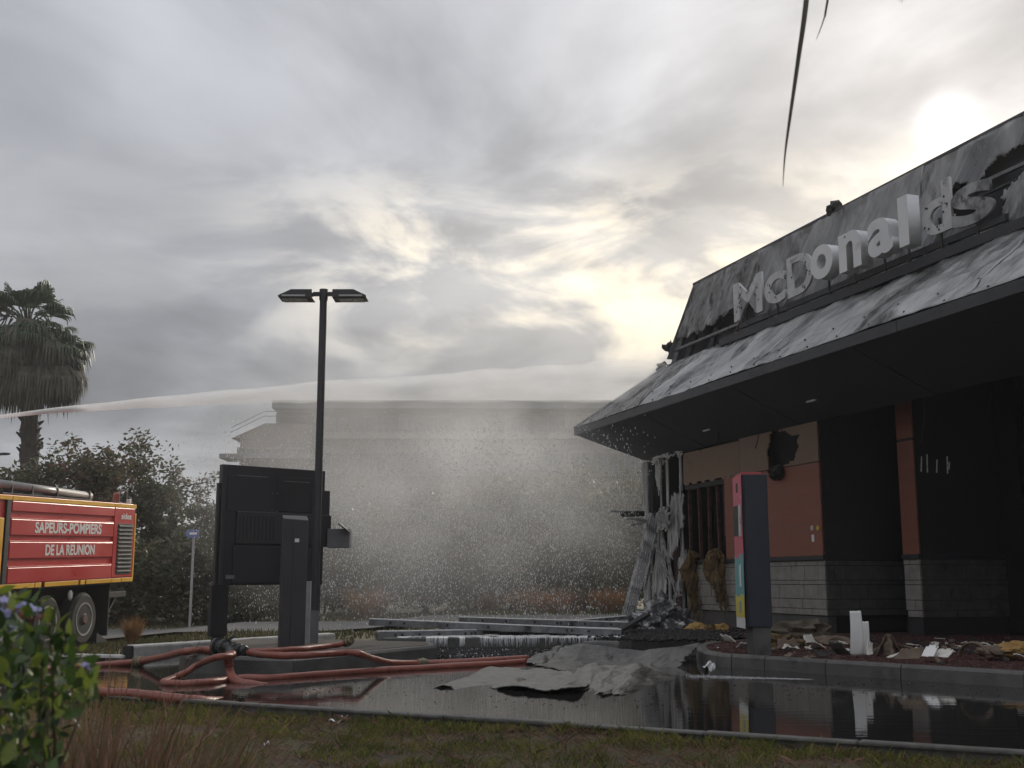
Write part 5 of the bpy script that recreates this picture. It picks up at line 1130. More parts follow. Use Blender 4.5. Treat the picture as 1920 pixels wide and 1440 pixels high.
for i, (u, Y, vt, cr, lab) in enumerate(((205, 33, 1010, 1.2, 'dark undergrowth shrub behind the rear of the fire engine'), (275, 33.5, 1020, 1.2, 'dark undergrowth shrub behind the dry grass tuft'), (335, 33, 1030, 1.2, 'leafy undergrowth shrub left of the street sign post'), (395, 33.5, 1010, 1.2, 'leafy undergrowth shrub right of the street sign post'), (455, 34, 1000, 1.3, 'undergrowth shrub behind the left leg of the menu board'), (120, 33, 1000, 1.2, 'dark undergrowth shrub behind the middle of the fire engine'))):
    b = at(u, Y); tree('undergrowth_shrub', lab, b, hgt(vt, Y, b.z), cr, [lf_dark, lf_olive], 4500, 80 + i, 'shrub', UG, 0.02, 0.09, 10, multi=2)
BG = 'shrubs beyond the spray'
for i, (u, Y, vt, cr, mats, lab, n) in enumerate((
    (520, 37, 1000, 1.4, [lf_olive, lf_brown], 'pale shrub behind the square post and menu board', 4500),
    (620, 38, 975, 1.5, [lf_olive, lf_dark, lf_brown], 'misty shrub right of the lamp post', 5000),
    (700, 38, 930, 1.7, [lf_dark, lf_olive, lf_red], 'misty shrub behind the dry orange grass', 6500),
    (790, 37, 900, 1.8, [lf_olive, lf_red, lf_dark], 'tall reddish shrub in the middle of the spray', 7500),
    (880, 38, 890, 1.9, [lf_red, lf_olive, lf_dark], 'tallest reddish shrub in the thick of the spray', 8000),
    (960, 36.5, 905, 1.8, [lf_olive, lf_red, lf_brown], 'brown green shrub above the fallen beams', 8000),
    (1040, 37, 890, 1.9, [lf_dark, lf_olive, lf_red], 'dark twiggy shrub left of the roof tip', 8000),
    (1115, 36, 900, 1.7, [lf_dark, lf_olive, lf_brown], 'dark green shrub below the roof tip', 7500),
    (1185, 36, 890, 1.7, [lf_dark, lf_olive], 'dark green shrub behind the leaning strips', 7500),
    (1250, 37, 900, 1.7, [lf_dark, lf_olive], 'dark shrub behind the burnt corner', 4000))):
    b = at(u, Y); tree('tall_shrub', lab, b, hgt(vt, Y, b.z), cr, mats, int(n * 1.1), 60 + i, 'shrub', BG, 0.08, 0.085, 9, multi=3)

# dry grass tufts
def tuft(name, label, base, h, r, n, mat, seed, group=None, w=0.008, cat='dry grass', droop=0.5, parts=None):
    rnd = random.Random(seed); base = Vector(base); vs = []; fs = []
    for i in range(n):
        an = rnd.uniform(0, 6.283); rr = r * 0.35 * rnd.random() ** .5; p = Vector((math.cos(an) * rr, math.sin(an) * rr, -0.02)); out = Vector((math.cos(an + rnd.uniform(-.6, .6)), math.sin(an + rnd.uniform(-.6, .6)), 0))
        L = h * rnd.uniform(.55, 1.1); sp = r * rnd.uniform(.2, 1.0); dr = droop * rnd.random(); side = Vector((-out.y, out.x, 0)).lerp(rvec(rnd), .3).normalized() * w * rnd.uniform(.5, 1.2); k = len(vs)
        for t in (0, .35, .7, 1.0):
            c = p + out * (sp * t ** 1.5) + ZV * (L * (t - dr * t * t * .7)); ww = side * (1 - .8 * t * t); vs += [tuple(c - ww), tuple(c + ww)]
        for j in range(3): fs.append((k + 2 * j, k + 2 * j + 1, k + 2 * j + 3, k + 2 * j + 2))
    me = bpy.data.meshes.new(name); me.from_pydata(vs, [], fs); me.update(); me.materials.append(mat)
    o = bpy.data.objects.new(name, me); o.location = base; link(o); return tag(o, label, cat, group)
m_dry = M('dry_grass', [(0.20, 0.11, 0.045), (0.34, 0.21, 0.10)], 3, 0.8, island=0.4, trans=0.4)
m_dryo = M('orange_dry_grass', [(0.22, 0.105, 0.035), (0.36, 0.19, 0.07)], 3, 0.8, island=0.35, trans=0.4)
m_brn = M('brown_dead_grass', [(0.10, 0.062, 0.034), (0.24, 0.155, 0.088)], 3, 0.8, island=0.45, trans=0.35)
q = G(248, 1206, -0.05); tuft('dry_grass_tuft', 'straw coloured grass tuft growing behind the end of the pale kerb', q, 0.5, 0.24, 420, m_dry, 1, None, 0.006, droop=.35)
for i, (u, v, h, r, lab) in enumerate(((690, 1168, 1.0, .8, 'wide orange dry grass clump right of the lamp post'), (985, 1160, .8, .7, 'orange dry grass clump behind the fallen beams'), (1080, 1160, .8, .7, 'orange dry grass clump left of the leaning strips'), (1135, 1160, .75, .6, 'small orange dry grass clump near the leaning strips'), (1155, 1158, .75, .5, 'narrow orange dry grass clump touching the leaning strips'), (920, 1160, .55, .6, 'low dry grass clump in the spray'), (1030, 1158, .7, .7, 'middle dry grass clump of the row before the shrubs'))):
    q = P(u, 1090, 33.0 + (i % 3)); q.z = ground_z(q.x, q.y); tuft('dry_grass_clump', lab, q, h, r, 520, m_dryo, 20 + i, 'dry grass before the shrubs', 0.012)
# grass of the far meadow
fr = random.Random(77); vs = []; fs = []
m_fgr = M('meadow_grass', [(0.06, 0.065, 0.022), (0.12, 0.11, 0.05)], 0.4, 0.85, island=0.4, trans=0.3)
while len(fs) < 15000:
    y = fr.uniform(16.5, 36); x = fr.uniform(-0.5 * y - 2, 0.10 * y)
    if 24.3 + .03 * x < y < 30.7 + .03 * x: continue
    if x > -2.9 and y < 20.8: continue
    if x > -5.5 and y < 15.9 + (x + 5.18) * 1.65 + .15: continue
    z = ground_z(x, y); h = fr.uniform(.04, .13); a = fr.uniform(0, 6.28); k = len(vs); dx, dy = math.cos(a) * .02, math.sin(a) * .02
    vs += [(x - dx, y - dy, z - .01), (x + dx, y + dy, z - .01), (x + fr.uniform(-.05, .05), y + fr.uniform(-.05, .05), z + h)]; fs.append((k, k + 1, k + 2))
me = bpy.data.meshes.new('meadow_grass'); me.from_pydata(vs, [], fs); me.materials.append(m_fgr); o = bpy.data.objects.new('meadow_grass', me); link(o); tag(o, 'short patchy grass on both sides of the road', 'grass', kind='stuff')

# ------------------------------------------------------------------ fan palm
PB = P(45, 1000, 44); PB.z = ground_z(PB.x, PB.y); palm = empty('fan_palm', PB, 'tall fan palm with a shaggy skirt of dead fronds behind the fire engine', 'palm')
ctop = P(50, 612, 44); rnd = random.Random(9)
mb = MB(); pts = [PB + (ctop - PB) * t + Vector((.25 * math.sin(t * 3), 0, 0)) for t in [i / 24 for i in range(25)]]
mb.tube(pts, [0.36 + .07 * (i % 2) - 0.004 * i for i in range(25)], 10)
for i in range(60):
    t = rnd.uniform(.3, .75); p = PB + (ctop - PB) * t + Vector((.25 * math.sin(t * 3), 0, 0)); an = rnd.uniform(0, 6.28); d = Vector((math.cos(an), math.sin(an), 0)); mb.tube([p + d * .28, p + d * .5 + ZV * .16], [.09, .03], 4)
mb.build('trunk', m_bark, palm)
m_fan = M('fan_leaf', [(0.035, 0.065, 0.030), (0.08, 0.12, 0.06)], 1.5, 0.5, island=0.25, trans=0.25)
m_deadfan = M('dead_fan_leaf', [(0.060, 0.056, 0.038), (0.135, 0.125, 0.088)], 1.5, 0.85, island=0.4, trans=0.2)
def fan(dirv, L, R0, nseg, droop, mat, dead=False, org=None):
    """one fan frond: stalk, then pleated segments whose tips hang"""
    org = org or ctop; d = dirv.normalized(); side = d.cross(ZV); side = side.normalized() if side.length > .05 else Vector((1, 0, 0)); up = side.cross(d)
    c = org + d * L; c.z -= droop * L * .3; mb = MB(); mb.tube([org + d * .2, org + d * L * .6 + ZV * .05, c], [.035, .03, .025], 4)
    for i in range(nseg):
        a = (i / (nseg - 1) - .5) * (2.6 if not dead else 1.8); q = d * math.cos(a) + side * math.sin(a)
        w = (-d * math.sin(a) + side * math.cos(a)) * (R0 * 2.4 / nseg * .55); r = R0 * rnd.uniform(.85, 1.1)
        p0 = c; p1 = c + q * r * .55 + up * .04 * (i % 2); p2 = c + q * r * .85 - ZV * droop * r * .18; p3 = p2 + q * r * .12 - ZV * droop * r * rnd.uniform(.35, .75)
        mb.add([p0, p1 - w, p1 + w, p2 - w * .55, p2 + w * .55, p3], [(0, 1, 2), (1, 3, 4, 2), (3, 5, 4)])
    return mb.build('dead_frond' if dead else 'frond', mat, palm)
for i in range(34):
    an = i * 2.4 + rnd.uniform(-.2, .2); el = rnd.uniform(-.55, 1.35); dv = Vector((math.cos(an) * math.cos(el), math.sin(an) * math.cos(el), math.sin(el)))
    fan(dv, rnd.uniform(1.0, 1.5), rnd.uniform(.75, 1.0), 20, 0.55 + .3 * (el < .2), m_fan)
for i in range(110):
    an = rnd.uniform(0, 6.28); zz = rnd.uniform(-1.3, .8); el = rnd.uniform(-1.2, -.15); dv = Vector((math.cos(an) * math.cos(el), math.sin(an) * math.cos(el), math.sin(el)))
    fan(dv, rnd.uniform(.6, 1.2), rnd.uniform(.6, 1.0), 14, 1.2, m_deadfan, True, ctop + ZV * zz + Vector((math.cos(an), math.sin(an), 0)) * .5)
# shaggy second head beside it
for i in range(22):
    an = rnd.uniform(0, 6.28); el = rnd.uniform(-.7, .8); dv = Vector((math.cos(an) * math.cos(el), math.sin(an) * math.cos(el), math.sin(el)))
    fan(dv, rnd.uniform(.5, .9), rnd.uniform(.7, .9), 18, 0.7, m_fan, False, P(112, 650, 44))
for i in range(34):
    an = rnd.uniform(0, 6.28); el = rnd.uniform(-1.25, -.3); dv = Vector((math.cos(an) * math.cos(el), math.sin(an) * math.cos(el), math.sin(el)))
    fan(dv, rnd.uniform(.5, .9), rnd.uniform(.8, 1.0), 12, 1.1, m_deadfan, True, P(108, 665, 44))
mb = MB(); mb.tube([ctop - ZV * 1.6, P(90, 690, 44), P(112, 652, 44)], [.25, .22, .18], 8); mb.build('side_stem', m_bark, palm)

# ------------------------------------------------------------------ street furniture far left
sb = G(358, 1152, -0.2); SY = 30.0; sx_ = P(359, 1100, SY).x; gz = ground_z(sx_, SY)
ss = empty('street_sign', (sx_, SY, gz), 'small blue arrow street sign on a thin pale post by the road', 'street sign')
mb = MB(); mb.tube([(sx_, SY, gz - .05), (sx_, SY, P(359, 1002, SY).z)], 0.035, 8); mb.build('post', M('pale_post', [(.32, .32, .31), (.42, .42, .41)], 3, .5), ss)
z0, z1_ = P(359, 1008, SY).z, P(359, 993, SY).z; xa, xb, xc = P(348, 1000, SY).x, P(353, 1000, SY).x, P(374, 1000, SY).x
mb = MB(); pr = [(xa, (z0 + z1_) / 2), (xb, z0), (xc, z0), (xc, z1_), (xb, z1_)]; mb.add([(x, SY - .06, z) for x, z in pr] + [(x, SY - .04, z) for x, z in pr], [(0, 1, 2, 3, 4), (9, 8, 7, 6, 5)] + [(i, i + 5, (i + 1) % 5 + 5, (i + 1) % 5) for i in range(5)])
mb.build('panel', M('sign_blue', [(.10, .17, .38), (.14, .22, .45)], 3, .4), ss)
mb = MB(); mb.box(((xb + xc) / 2, SY - .064, (z0 + z1_) / 2), ((xc - xb) / 2 - .05, 0, 0), (0, .002, 0), (0, 0, .03)); mb.build('legend_bar', m_wtxt, ss)
lp = P(-6, 1100, 46); lp.z = ground_z(lp.x, lp.y); rl = empty('road_lamp', lp, 'thin road lamp with small horizontal head behind the fire engine', 'street lamp')
lz = P(0, 853, 46).z; mb = MB(); mb.tube([lp - ZV * .1, Vector((lp.x - .6, 46, lz))], [.08, .05], 8); mb.build('pole', m_dark, rl)
mb = MB(); mb.tube([(lp.x - .6, 46, lz), P(4, 852, 46)], .04, 6); mb.build('arm', m_dark, rl)
mb = MB(); mb.blob(P(8, 851, 46), (.26, .12, .06), 2, .1, 1, 2); mb.build('lamp_head', m_dark, rl)

# ------------------------------------------------------------------ office building beyond the spray
m_off = M('pale_render_wall', [(0.19, 0.175, 0.155), (0.26, 0.24, 0.215)], 0.6, 0.8, soot=0.12, sootcol=(.28, .26, .23), sscale=.5)
m_offd = M('brown_render_wall', [(0.15, 0.12, 0.10), (0.21, 0.17, 0.145)], 0.8, 0.8)
m_glass = M('dark_window_glass', [(0.10, 0.10, 0.10), (0.17, 0.165, 0.16)], 2, 0.12, spec=0.7)
m_roofd = M('grey_roof', [(0.13, 0.13, 0.135), (0.18, 0.18, 0.185)], 1, 0.7)
OY = 62.0
def O(u, v, Y=OY): return P(u, v, Y)
offi = empty('office_building', Vector((O(900, 1000).x, OY + 5, ground_z(0, OY))), 'pale office block with dark window bands beyond the spray', 'building')
def ob(name, u0, u1, v0, v1, y0, y1, mat, parent=None, bev=0.0):
    a = O(u0, v1, OY); b = O(u1, v0, OY); mb = MB(); z0 = a.z if v1 < 1200 else ground_z(0, OY) - 0.3
    mb.box(((a.x + b.x) / 2, (y0 + y1) / 2, (z0 + b.z) / 2), ((b.x - a.x) / 2, 0, 0), (0, (y1 - y0) / 2, 0), (0, 0, (b.z - z0) / 2)); return mb.build(name, mat, parent or offi, bevel=bev)
ob('wall', 590, 1330, 815, 1300, OY + .4, OY + 14, m_off); ob('upper_storey', 508, 1330, 768, 815, OY + 1.2, OY + 14, m_offd)
ob('roof', 512, 1330, 752, 767, OY - .3, OY + 14, m_roofd); ob('cornice', 580, 1330, 811, 822, OY + .1, OY + .5, m_off)
ob('wing_wall', 440, 589, 826, 1300, OY - 1, OY + 12, m_offd); ob('wing_roof_slab', 428, 600, 858, 866, OY - 2, OY + .0, m_roofd)
ob('annexe', 404, 440, 886, 1300, OY + 2, OY + 10, m_off); ob('annexe_roof', 398, 446, 880, 886, OY + 1, OY + 11, m_roofd)
a, b, c = O(442, 826), O(505, 798), O(590, 800); mb = MB(); mb.add([(a.x, OY - 1, a.z), (b.x, OY - 1, b.z), (c.x, OY - 1, c.z), (O(590, 826).x, OY - 1, a.z), (a.x, OY + 12, a.z), (b.x, OY + 12, b.z), (c.x, OY + 12, c.z), (O(590, 826).x, OY + 12, a.z)], [(0, 3, 2, 1), (4, 5, 6, 7), (0, 1, 5, 4), (1, 2, 6, 5), (2, 3, 7, 6), (0, 4, 7, 3)]); mb.build('wing_gable', m_offd, offi)
a, b = O(442, 824), O(503, 794); 
for dz in (0.25, 0.5):
    mb = MB(); mb.tube([(a.x, OY - 1.1, a.z + dz), (b.x, OY - 1.1, b.z + dz), (b.x + 3, OY - 1.1, b.z + dz)], .018, 5); mb.build('roof_railing', m_grey, offi)
def window(u0, u1, v0, v1, y, par=None):
    w = ob('window', u0, u1, v0, v1, y - .08, y + .05, m_glass); a = O(u0, v1); b = O(u1, v0)
    mb = MB(); zc = (a.z + b.z) / 2
    for x in (a.x, (a.x + b.x) / 2, b.x): mb.box((x, y - .10, zc), (.05, 0, 0), (0, .04, 0), (0, 0, (b.z - a.z) / 2 + .05))
    for z in (a.z, b.z): mb.box(((a.x + b.x) / 2, y - .105, z), ((b.x - a.x) / 2, 0, 0), (0, .04, 0), (0, 0, .05))
    mb.build('frame', m_off, w)
for i in range(11): window(600 + i * 58, 646 + i * 58, 776, 806, OY + 1.2)
for r, (v0, v1) in enumerate(((848, 890), (930, 975), (1015, 1060))):
    for i in range(12): window(600 + i * 52, 640 + i * 52, v0, v1, OY + .4)
for v0, v1 in ((845, 856), (885, 915), (950, 985), (1020, 1055)):
    for i in range(3): window(455 + i * 46, 488 + i * 46, v0, v1, OY - 1)
window(410, 430, 905, 940, OY + 2)

# ------------------------------------------------------------------ foreground shrub with blue flowers
lf_a = M('shrub_leaf', [(0.030, 0.062, 0.014), (0.075, 0.125, 0.030)], 14, 0.42, trans=0.40, bump=0.1)
lf_b = M('young_shrub_leaf', [(0.13, 0.18, 0.026), (0.21, 0.26, 0.045)], 14, 0.42, trans=0.45)
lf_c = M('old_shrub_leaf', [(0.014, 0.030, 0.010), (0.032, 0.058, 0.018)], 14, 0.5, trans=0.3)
SB = Vector((-0.98, 2.25, -0.10)); shrub = empty('flowering_shrub', SB, 'glossy green shrub with pale blue flowers at the verge beside dry grass', 'shrub')
def leaf_data(name, mat):
    vs = []; prof = [(0, 0), (.2, .36), (.42, .5), (.65, .42), (.85, .2), (1, 0)]
    for t, w in prof: z = -0.10 * t * t + .02; vs += [(-w * .46, t, z + abs(w) * .16), (0, t, z), (w * .46, t, z + abs(w) * .16)]
    fs = []
    for i in range(5):
        for j in range(2): fs.append((i * 3 + j, i * 3 + j + 1, i * 3 + j + 4, i * 3 + j + 3))
    me = bpy.data.meshes.new(name); me.from_pydata(vs, [], fs); me.update(); me.shade_smooth(); me.materials.append(mat); return me
LD = [leaf_data('leaf_mesh', m) for m in (lf_a, lf_b, lf_c)]
rnd = random.Random(21); leaves = []
def shrub_top(u):    # outline of the shrub in the picture's left corner
    return 1118 + 12 * math.sin(u * .06) + max(0, u - 25) * .62
stems = MB(); count = 0; tries = 0
spots = []
while len(spots) < 2600 and tries < 90000:
    tries += 1; u = rnd.uniform(-260, 205); v = rnd.uniform(1095, 1620); Y = rnd.uniform(1.85, 2.75)
    if v < shrub_top(u) + rnd.uniform(-18, 22): continue
    lim = 182 - max(0, (v - 1240)) * 0.36 + 20 * math.sin(v * .035) + rnd.uniform(-30, 12) 
    if u > lim: continue
    q = P(u, v, Y)
    if q.z < -0.02: continue
    spots.append((q, u, v, Y))
spots.sort(key=lambda s: s[3] + (0 if s[1] > -20 and s[2] < 1440 else 5))
extra = {0: [], 1: [], 2: []}
for i, (q, u, v, Y) in enumerate(spots):
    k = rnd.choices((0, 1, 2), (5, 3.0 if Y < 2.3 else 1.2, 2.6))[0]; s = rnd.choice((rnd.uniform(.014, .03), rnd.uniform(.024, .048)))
    out = (q - (SB + ZV * .45)); out.normalize(); d = (out * .5 + rvec(rnd) * .8 + ZV * .25).normalized(); nrm = (rvec(rnd) + ZV * .7 - Vector((0, .4, 0))).normalized(); x = d.cross(nrm).normalized(); nz_ = x.cross(d)
    mat4 = Matrix(((x.x, d.x, nz_.x, 0), (x.y, d.y, nz_.y, 0), (x.z, d.z, nz_.z, 0), (0, 0, 0, 1)))
    if i < 300:
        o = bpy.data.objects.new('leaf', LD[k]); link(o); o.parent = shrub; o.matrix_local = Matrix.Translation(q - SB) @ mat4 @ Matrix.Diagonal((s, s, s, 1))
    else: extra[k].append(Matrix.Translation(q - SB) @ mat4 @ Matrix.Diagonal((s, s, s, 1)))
for k, ms in extra.items():
    vs = []; fs = []; src = LD[k]
    for m in ms:
        b0 = len(vs); vs += [tuple(m @ v.co) for v in src.vertices]; fs += [tuple(b0 + j for j in p.vertices) for p in src.polygons]
    me = bpy.data.meshes.new('inner_foliage'); me.from_pydata(vs, [], fs); me.update(); me.shade_smooth(); me.materials.append(src.materials[0]); o = bpy.data.objects.new('inner_foliage', me); link(o); o.parent = shrub; o['kind'] = 'stuff'
for i in range(70):
    q, u, v, Y = spots[rnd.randrange(len(spots))]; b0 = SB + Vector((rnd.uniform(-.12, .12), rnd.uniform(-.1, .1), -.02)); m = b0.lerp(q, .5) + rvec(rnd) * .05 + ZV * .06
    stems.tube(smooth_path([b0, m, q], 3), [.006, .005, .0045, .004, .003, .0025, .002], 5)
stems.build('stems', M('shrub_stem', [(.05, .032, .018), (.10, .07, .04)], 20, .8), shrub, smooth=True)
m_flower = M('pale_blue_petal', [(0.38, 0.38, 0.66), (0.52, 0.52, 0.80)], 30, 0.6, trans=0.4)
def flower(u, v, Y, s):
    c = P(u, v, Y); mb = MB(); ax = (rvec(rnd) + Vector((.2, -.8, .6))).normalized(); x = ax.orthogonal().normalized(); y = ax.cross(x); mb.tube([c - ax * s * 1.5, c], [s * .12, s * .2], 6)
    for k in range(5):
        a = k * 1.2566; dd = x * math.cos(a) + y * math.sin(a); t = x * -math.sin(a) + y * math.cos(a); mb.add([c, c + dd * s * .55 - t * s * .38 + ax * .15 * s, c + dd * s + ax * .05 * s, c + dd * s * .55 + t * s * .38 + ax * .15 * s], [(0, 1, 2, 3)])
    mb.build('flower', m_flower, shrub)
for u, v in ((56, 1141), (70, 1143), (38, 1134), (25, 1176), (12, 1150), (8, 1125), (42, 1128), (162, 1245), (172, 1262)): flower(u, v, 2.0, rnd.uniform(.008, .0125))
m_budt = M('flower_stalk', [(.16, .05, .035), (.25, .09, .05)], 20, .7)
for u, v in ((40, 1160), (60, 1165), (75, 1160), (20, 1150), (170, 1280)):
    mb = MB(); q = P(u, v, 2.02)
    for k in range(7): mb.tube([q, q + rvec(rnd) * .02 + ZV * .02], [.0016, .0008], 4)
    mb.build('flower_stalk', m_budt, shrub)

# dead grass clumps of the verge
for i, (u, v, h, r, n, lab) in enumerate(((175, 1440, .88, .42, 210, 'tall dead brown grass clump beside the flowering shrub'), (250, 1440, .78, .48, 200, 'dead brown grass clump right of the tall one'), (335, 1450, .70, .45, 180, 'low dead grass clump below the front hose'), (110, 1470, .9, .3, 120, 'dead grass clump rooted under the flowering shrub'), (415, 1430, .48, .40, 90, 'sparse dead grass clump at the edge of the mossy verge'))):
    q = P(u, v, 4.6 if i != 4 else 5.2); q.z = vz(q) ; q2 = G(u, v, -0.08)
    q = P(u, 1300, (3.9, 4.2, 4.5, 3.6, 5.2)[i]); q.z = vz(q) - .01
    tuft('dead_grass_clump', lab, q, h, r, n, m_brn, 90 + i, 'dead grass clumps on the verge', 0.0048, droop=.5)
# turf of the verge: moss, grass, dead stems
def turf(name, mat, n, hmin, hmax, w, label, seed, thr, cat='grass', lay=0.0):
    fr = random.Random(seed); vs = []; fs = []
    tries = 0
    while len(fs) < n and tries < n * 12:
        tries += 1; al = fr.uniform(-1.5, 10.5); ac = 0.09 + 5.0 * fr.random() ** 1.3; q = KL + KD * al + KN * ac
        if fb(q.x * 1.7, q.y * 1.7, seed) + .5 * fb(q.x * 6, q.y * 6, seed) < thr: continue
        z = vz(q) - 0.01; h = fr.uniform(hmin, hmax) * (1 + .25 * max(0, .5 - ac) * 2) * (1 + .7 * (fr.random() < .02)); a = fr.uniform(0, 6.28); dx, dy = math.cos(a) * w, math.sin(a) * w; k = len(vs); b = fr.uniform(0, 6.28); l = h * fr.uniform(.3, 1.0) * (1 + lay); ex, ey = math.cos(b) * l, math.sin(b) * l; hz_ = h * (1 - .75 * min(1, lay))
        vs += [(q.x - dx, q.y - dy, z), (q.x + dx, q.y + dy, z), (q.x + ex * .5 + dx * .7, q.y + ey * .5 + dy * .7, z + hz_ * .7), (q.x + ex, q.y + ey, z + hz_)]; fs.append((k, k + 1, k + 2, k + 3))
    me = bpy.data.meshes.new(name); me.from_pydata(vs, [], fs); me.materials.append(mat); o = bpy.data.objects.new(name, me); link(o); return tag(o, label, cat, kind='stuff')
m_t1 = M('mossy_turf', [(0.06, 0.075, 0.014), (0.14, 0.15, 0.03), (0.22, 0.205, 0.055)], 2.5, 0.85, island=0.4, trans=0.3)
m_t2 = M('dead_turf', [(0.11, 0.068, 0.037), (0.25, 0.165, 0.095)], 4, 0.85, island=0.5, trans=0.25)
turf('verge_grass', m_t1, 46000, .02, .065, .0034, 'short mossy green grass growing in patches on the verge', 3, -0.05)
turf('verge_dead_grass', m_t2, 24000, .03, .085, .0026, 'matted brown dead grass and stems on the verge', 8, -0.45, lay=.6)
m_litter = M('leaf_litter', [(0.035, 0.018, 0.010), (0.10, 0.055, 0.03)], 5, 0.8, island=0.5)
pts = []
for i in range(2600):
    q = KL + KD * random.uniform(-1, 10) + KN * (0.1 + 4.5 * random.random() ** 1.4); pts.append((q.x, q.y, vz(q) + .012))
scatter_mesh('leaf_litter', m_litter, pts, 0.016, 'dark brown leaf litter scattered over the verge', 'leaf litter', 'tet', elong=.25)
for i, (u, v, w, lab) in enumerate(((628, 1364, .09, 'torn white paper scrap on the mossy verge below the post'), (645, 1357, .05, 'small twisted white scrap beside the torn paper'), (850, 1367, .05, 'white crumpled scrap near the kerb before the floating sheet'), (500, 1410, .035, 'tiny pale scrap on the brown turf'))):
    q = G(u, v, -0.08); q.z = vz(q) + .02; mb = MB(); mb.grid(lambda s, t: q + Vector(((s - .5) * w, (t - .5) * w * .5, .012 * fb(s * 4, t * 4, i * 3) + .014 * math.sin(s * 7 + i))), 10, 6, lambda s, t: fb(s * 3, t * 3, i + 5) > -.3)
    tag(mb.build('paper_scrap', m_white, smooth=True, solid=.002, clean=True), lab, 'scrap', 'scraps on the verge')

# ------------------------------------------------------------------ palm frond hanging over the camera
PT = Vector((3.6, 0.6, -0.12)); pal = empty('overhanging_palm', PT, 'palm whose leaf tips hang down into the top of the view', 'palm')
hd = Vector((3.3, 0.9, 4.3)); mb = MB(); mb.tube([PT - ZV * .1, PT.lerp(hd, .5) + Vector((.1, 0, 0)), hd], [.2, .16, .14], 10); mb.build('trunk', m_bark, pal, smooth=True)
m_leaflet = M('palm_leaflet', [(0.06, 0.055, 0.035), (0.11, 0.10, 0.065)], 6, 0.7)  # one dull brownish leaf colour for stalk and leaflets
e1 = P(1530, -190, 3.2); mb = MB(); rach = smooth_path([hd, (hd + e1) / 2 + ZV * .35, e1], 8); mb.tube(rach, [.022 - .001 * i for i in range(len(rach))], 6); mb.build('frond_stalk', m_leaflet, pal, smooth=True)
def leaflet(pts, w0):
    q = smooth_path(pts, 8); n = len(q); mb = MB(); vs = []
    for i, p in enumerate(q): t = i / (n - 1); w = w0 * (1 - t ** 1.3) + .0004; vs += [p + Vector((-w, 0, 0)), p + Vector((0, .3 * w, 0)), p + Vector((w, 0, 0))]
    mb.add(vs, [(3 * i + j, 3 * i + j + 1, 3 * i + j + 4, 3 * i + j + 3) for i in range(n - 1) for j in range(2)]); mb.build('leaflet', m_leaflet, pal, solid=.001)
leaflet([rach[-1], P(1512, 0, 3.1), P(1497, 110, 3.1), P(1482, 215, 3.1), P(1472, 290, 3.12), P(1468, 350, 3.15)], .0085)
leaflet([rach[-2], P(1552, 0, 3.2), P(1545, 35, 3.2), P(1530, 76, 3.2)], .004)
near_r = min(rach, key=lambda q: (q - P(1693, -120, 3.2)).length)
for du in (-4, 0, 5): leaflet([near_r, P(1693 + du * .5, -60, 3.2), P(1692 + du, -20, 3.2), P(1691 + du * 1.2, 6 - abs(du), 3.2)], .003)
for i in range(14):
    p = rach[4 + i % (len(rach) - 6)]; leaflet([p, p + Vector((random.uniform(-.1, .1), random.uniform(-.3, .3), -.05)), p + Vector((random.uniform(-.12, .12), random.uniform(-.5, .2), -.02)) + ZV * .1], .007)
# ------------------------------------------------------------------ water jet, mist, droplets
m_jet = bpy.data.materials.new('jet_water'); m_jet.use_nodes = True
def vol(m, build):
    nt = m.node_tree; N = nt.nodes; N.clear(); out = N.new('ShaderNodeOutputMaterial'); pv = N.new('ShaderNodeVolumePrincipled'); nt.links.new(pv.outputs[0], out.inputs['Volume'])
    pv.inputs['Color'].default_value = (.99, .99, .985, 1); pv.inputs['Anisotropy'].default_value = 0.25; build(nt, N, nt.links, pv)
jp = [P(-160, 797, 20.4), P(0, 781, 21), P(120, 768, 21.5), P(260, 757, 22), P(420, 746, 22.6), P(600, 736, 23.2), P(780, 728, 23.8), P(960, 722, 24.4), P(1120, 718, 25), P(1240, 716, 25.5)]
jr = [.026, .036, .055, .095, .15, .22, .30, .38, .46, .50]
def jet_vol(nt, N, L, pv):
    tc = N.new('ShaderNodeTexCoord'); sp = N.new('ShaderNodeSeparateXYZ'); L.new(tc.outputs['Object'], sp.inputs[0])
    cv = N.new('ShaderNodeFloatCurve'); mrn = N.new('ShaderNodeMapRange'); L.new(sp.outputs[0], mrn.inputs[0]); mrn.inputs[1].default_value = jp[0].x; mrn.inputs[2].default_value = jp[-1].x
    L.new(mrn.outputs[0], cv.inputs['Value']); c = cv.mapping.curves[0]; c.points[0].location = (0, 1.0); c.points[1].location = (1, .03)
    for x, y in ((.12, .75), (.25, .22), (.4, .085), (.6, .055), (.8, .042)): c.points.new(x, y)
    cv.mapping.update(); mp = N.new('ShaderNodeMapping'); mp.inputs['Scale'].default_value = (.5, 1, 2.2); L.new(tc.outputs['Object'], mp.inputs[0])
    nz = N.new('ShaderNodeTexNoise'); nz.inputs['Scale'].default_value = 1.6; nz.inputs['Detail'].default_value = 4; L.new(mp.outputs[0], nz.inputs['Vector'])
    m2 = N.new('ShaderNodeMapRange'); L.new(nz.outputs[0], m2.inputs[0]); m2.inputs[1].default_value = .3; m2.inputs[2].default_value = .7; m2.inputs[3].default_value = .15; m2.inputs[4].default_value = 1.8
    mu = N.new('ShaderNodeMath'); mu.operation = 'MULTIPLY'; L.new(cv.outputs[0], mu.inputs[0]); L.new(m2.outputs[0], mu.inputs[1])
    m3 = N.new('ShaderNodeMath'); m3.operation = 'MULTIPLY'; L.new(mu.outputs[0], m3.inputs[0]); m3.inputs[1].default_value = 40.0; L.new(m3.outputs[0], pv.inputs['Density'])
vol(m_jet, jet_vol)
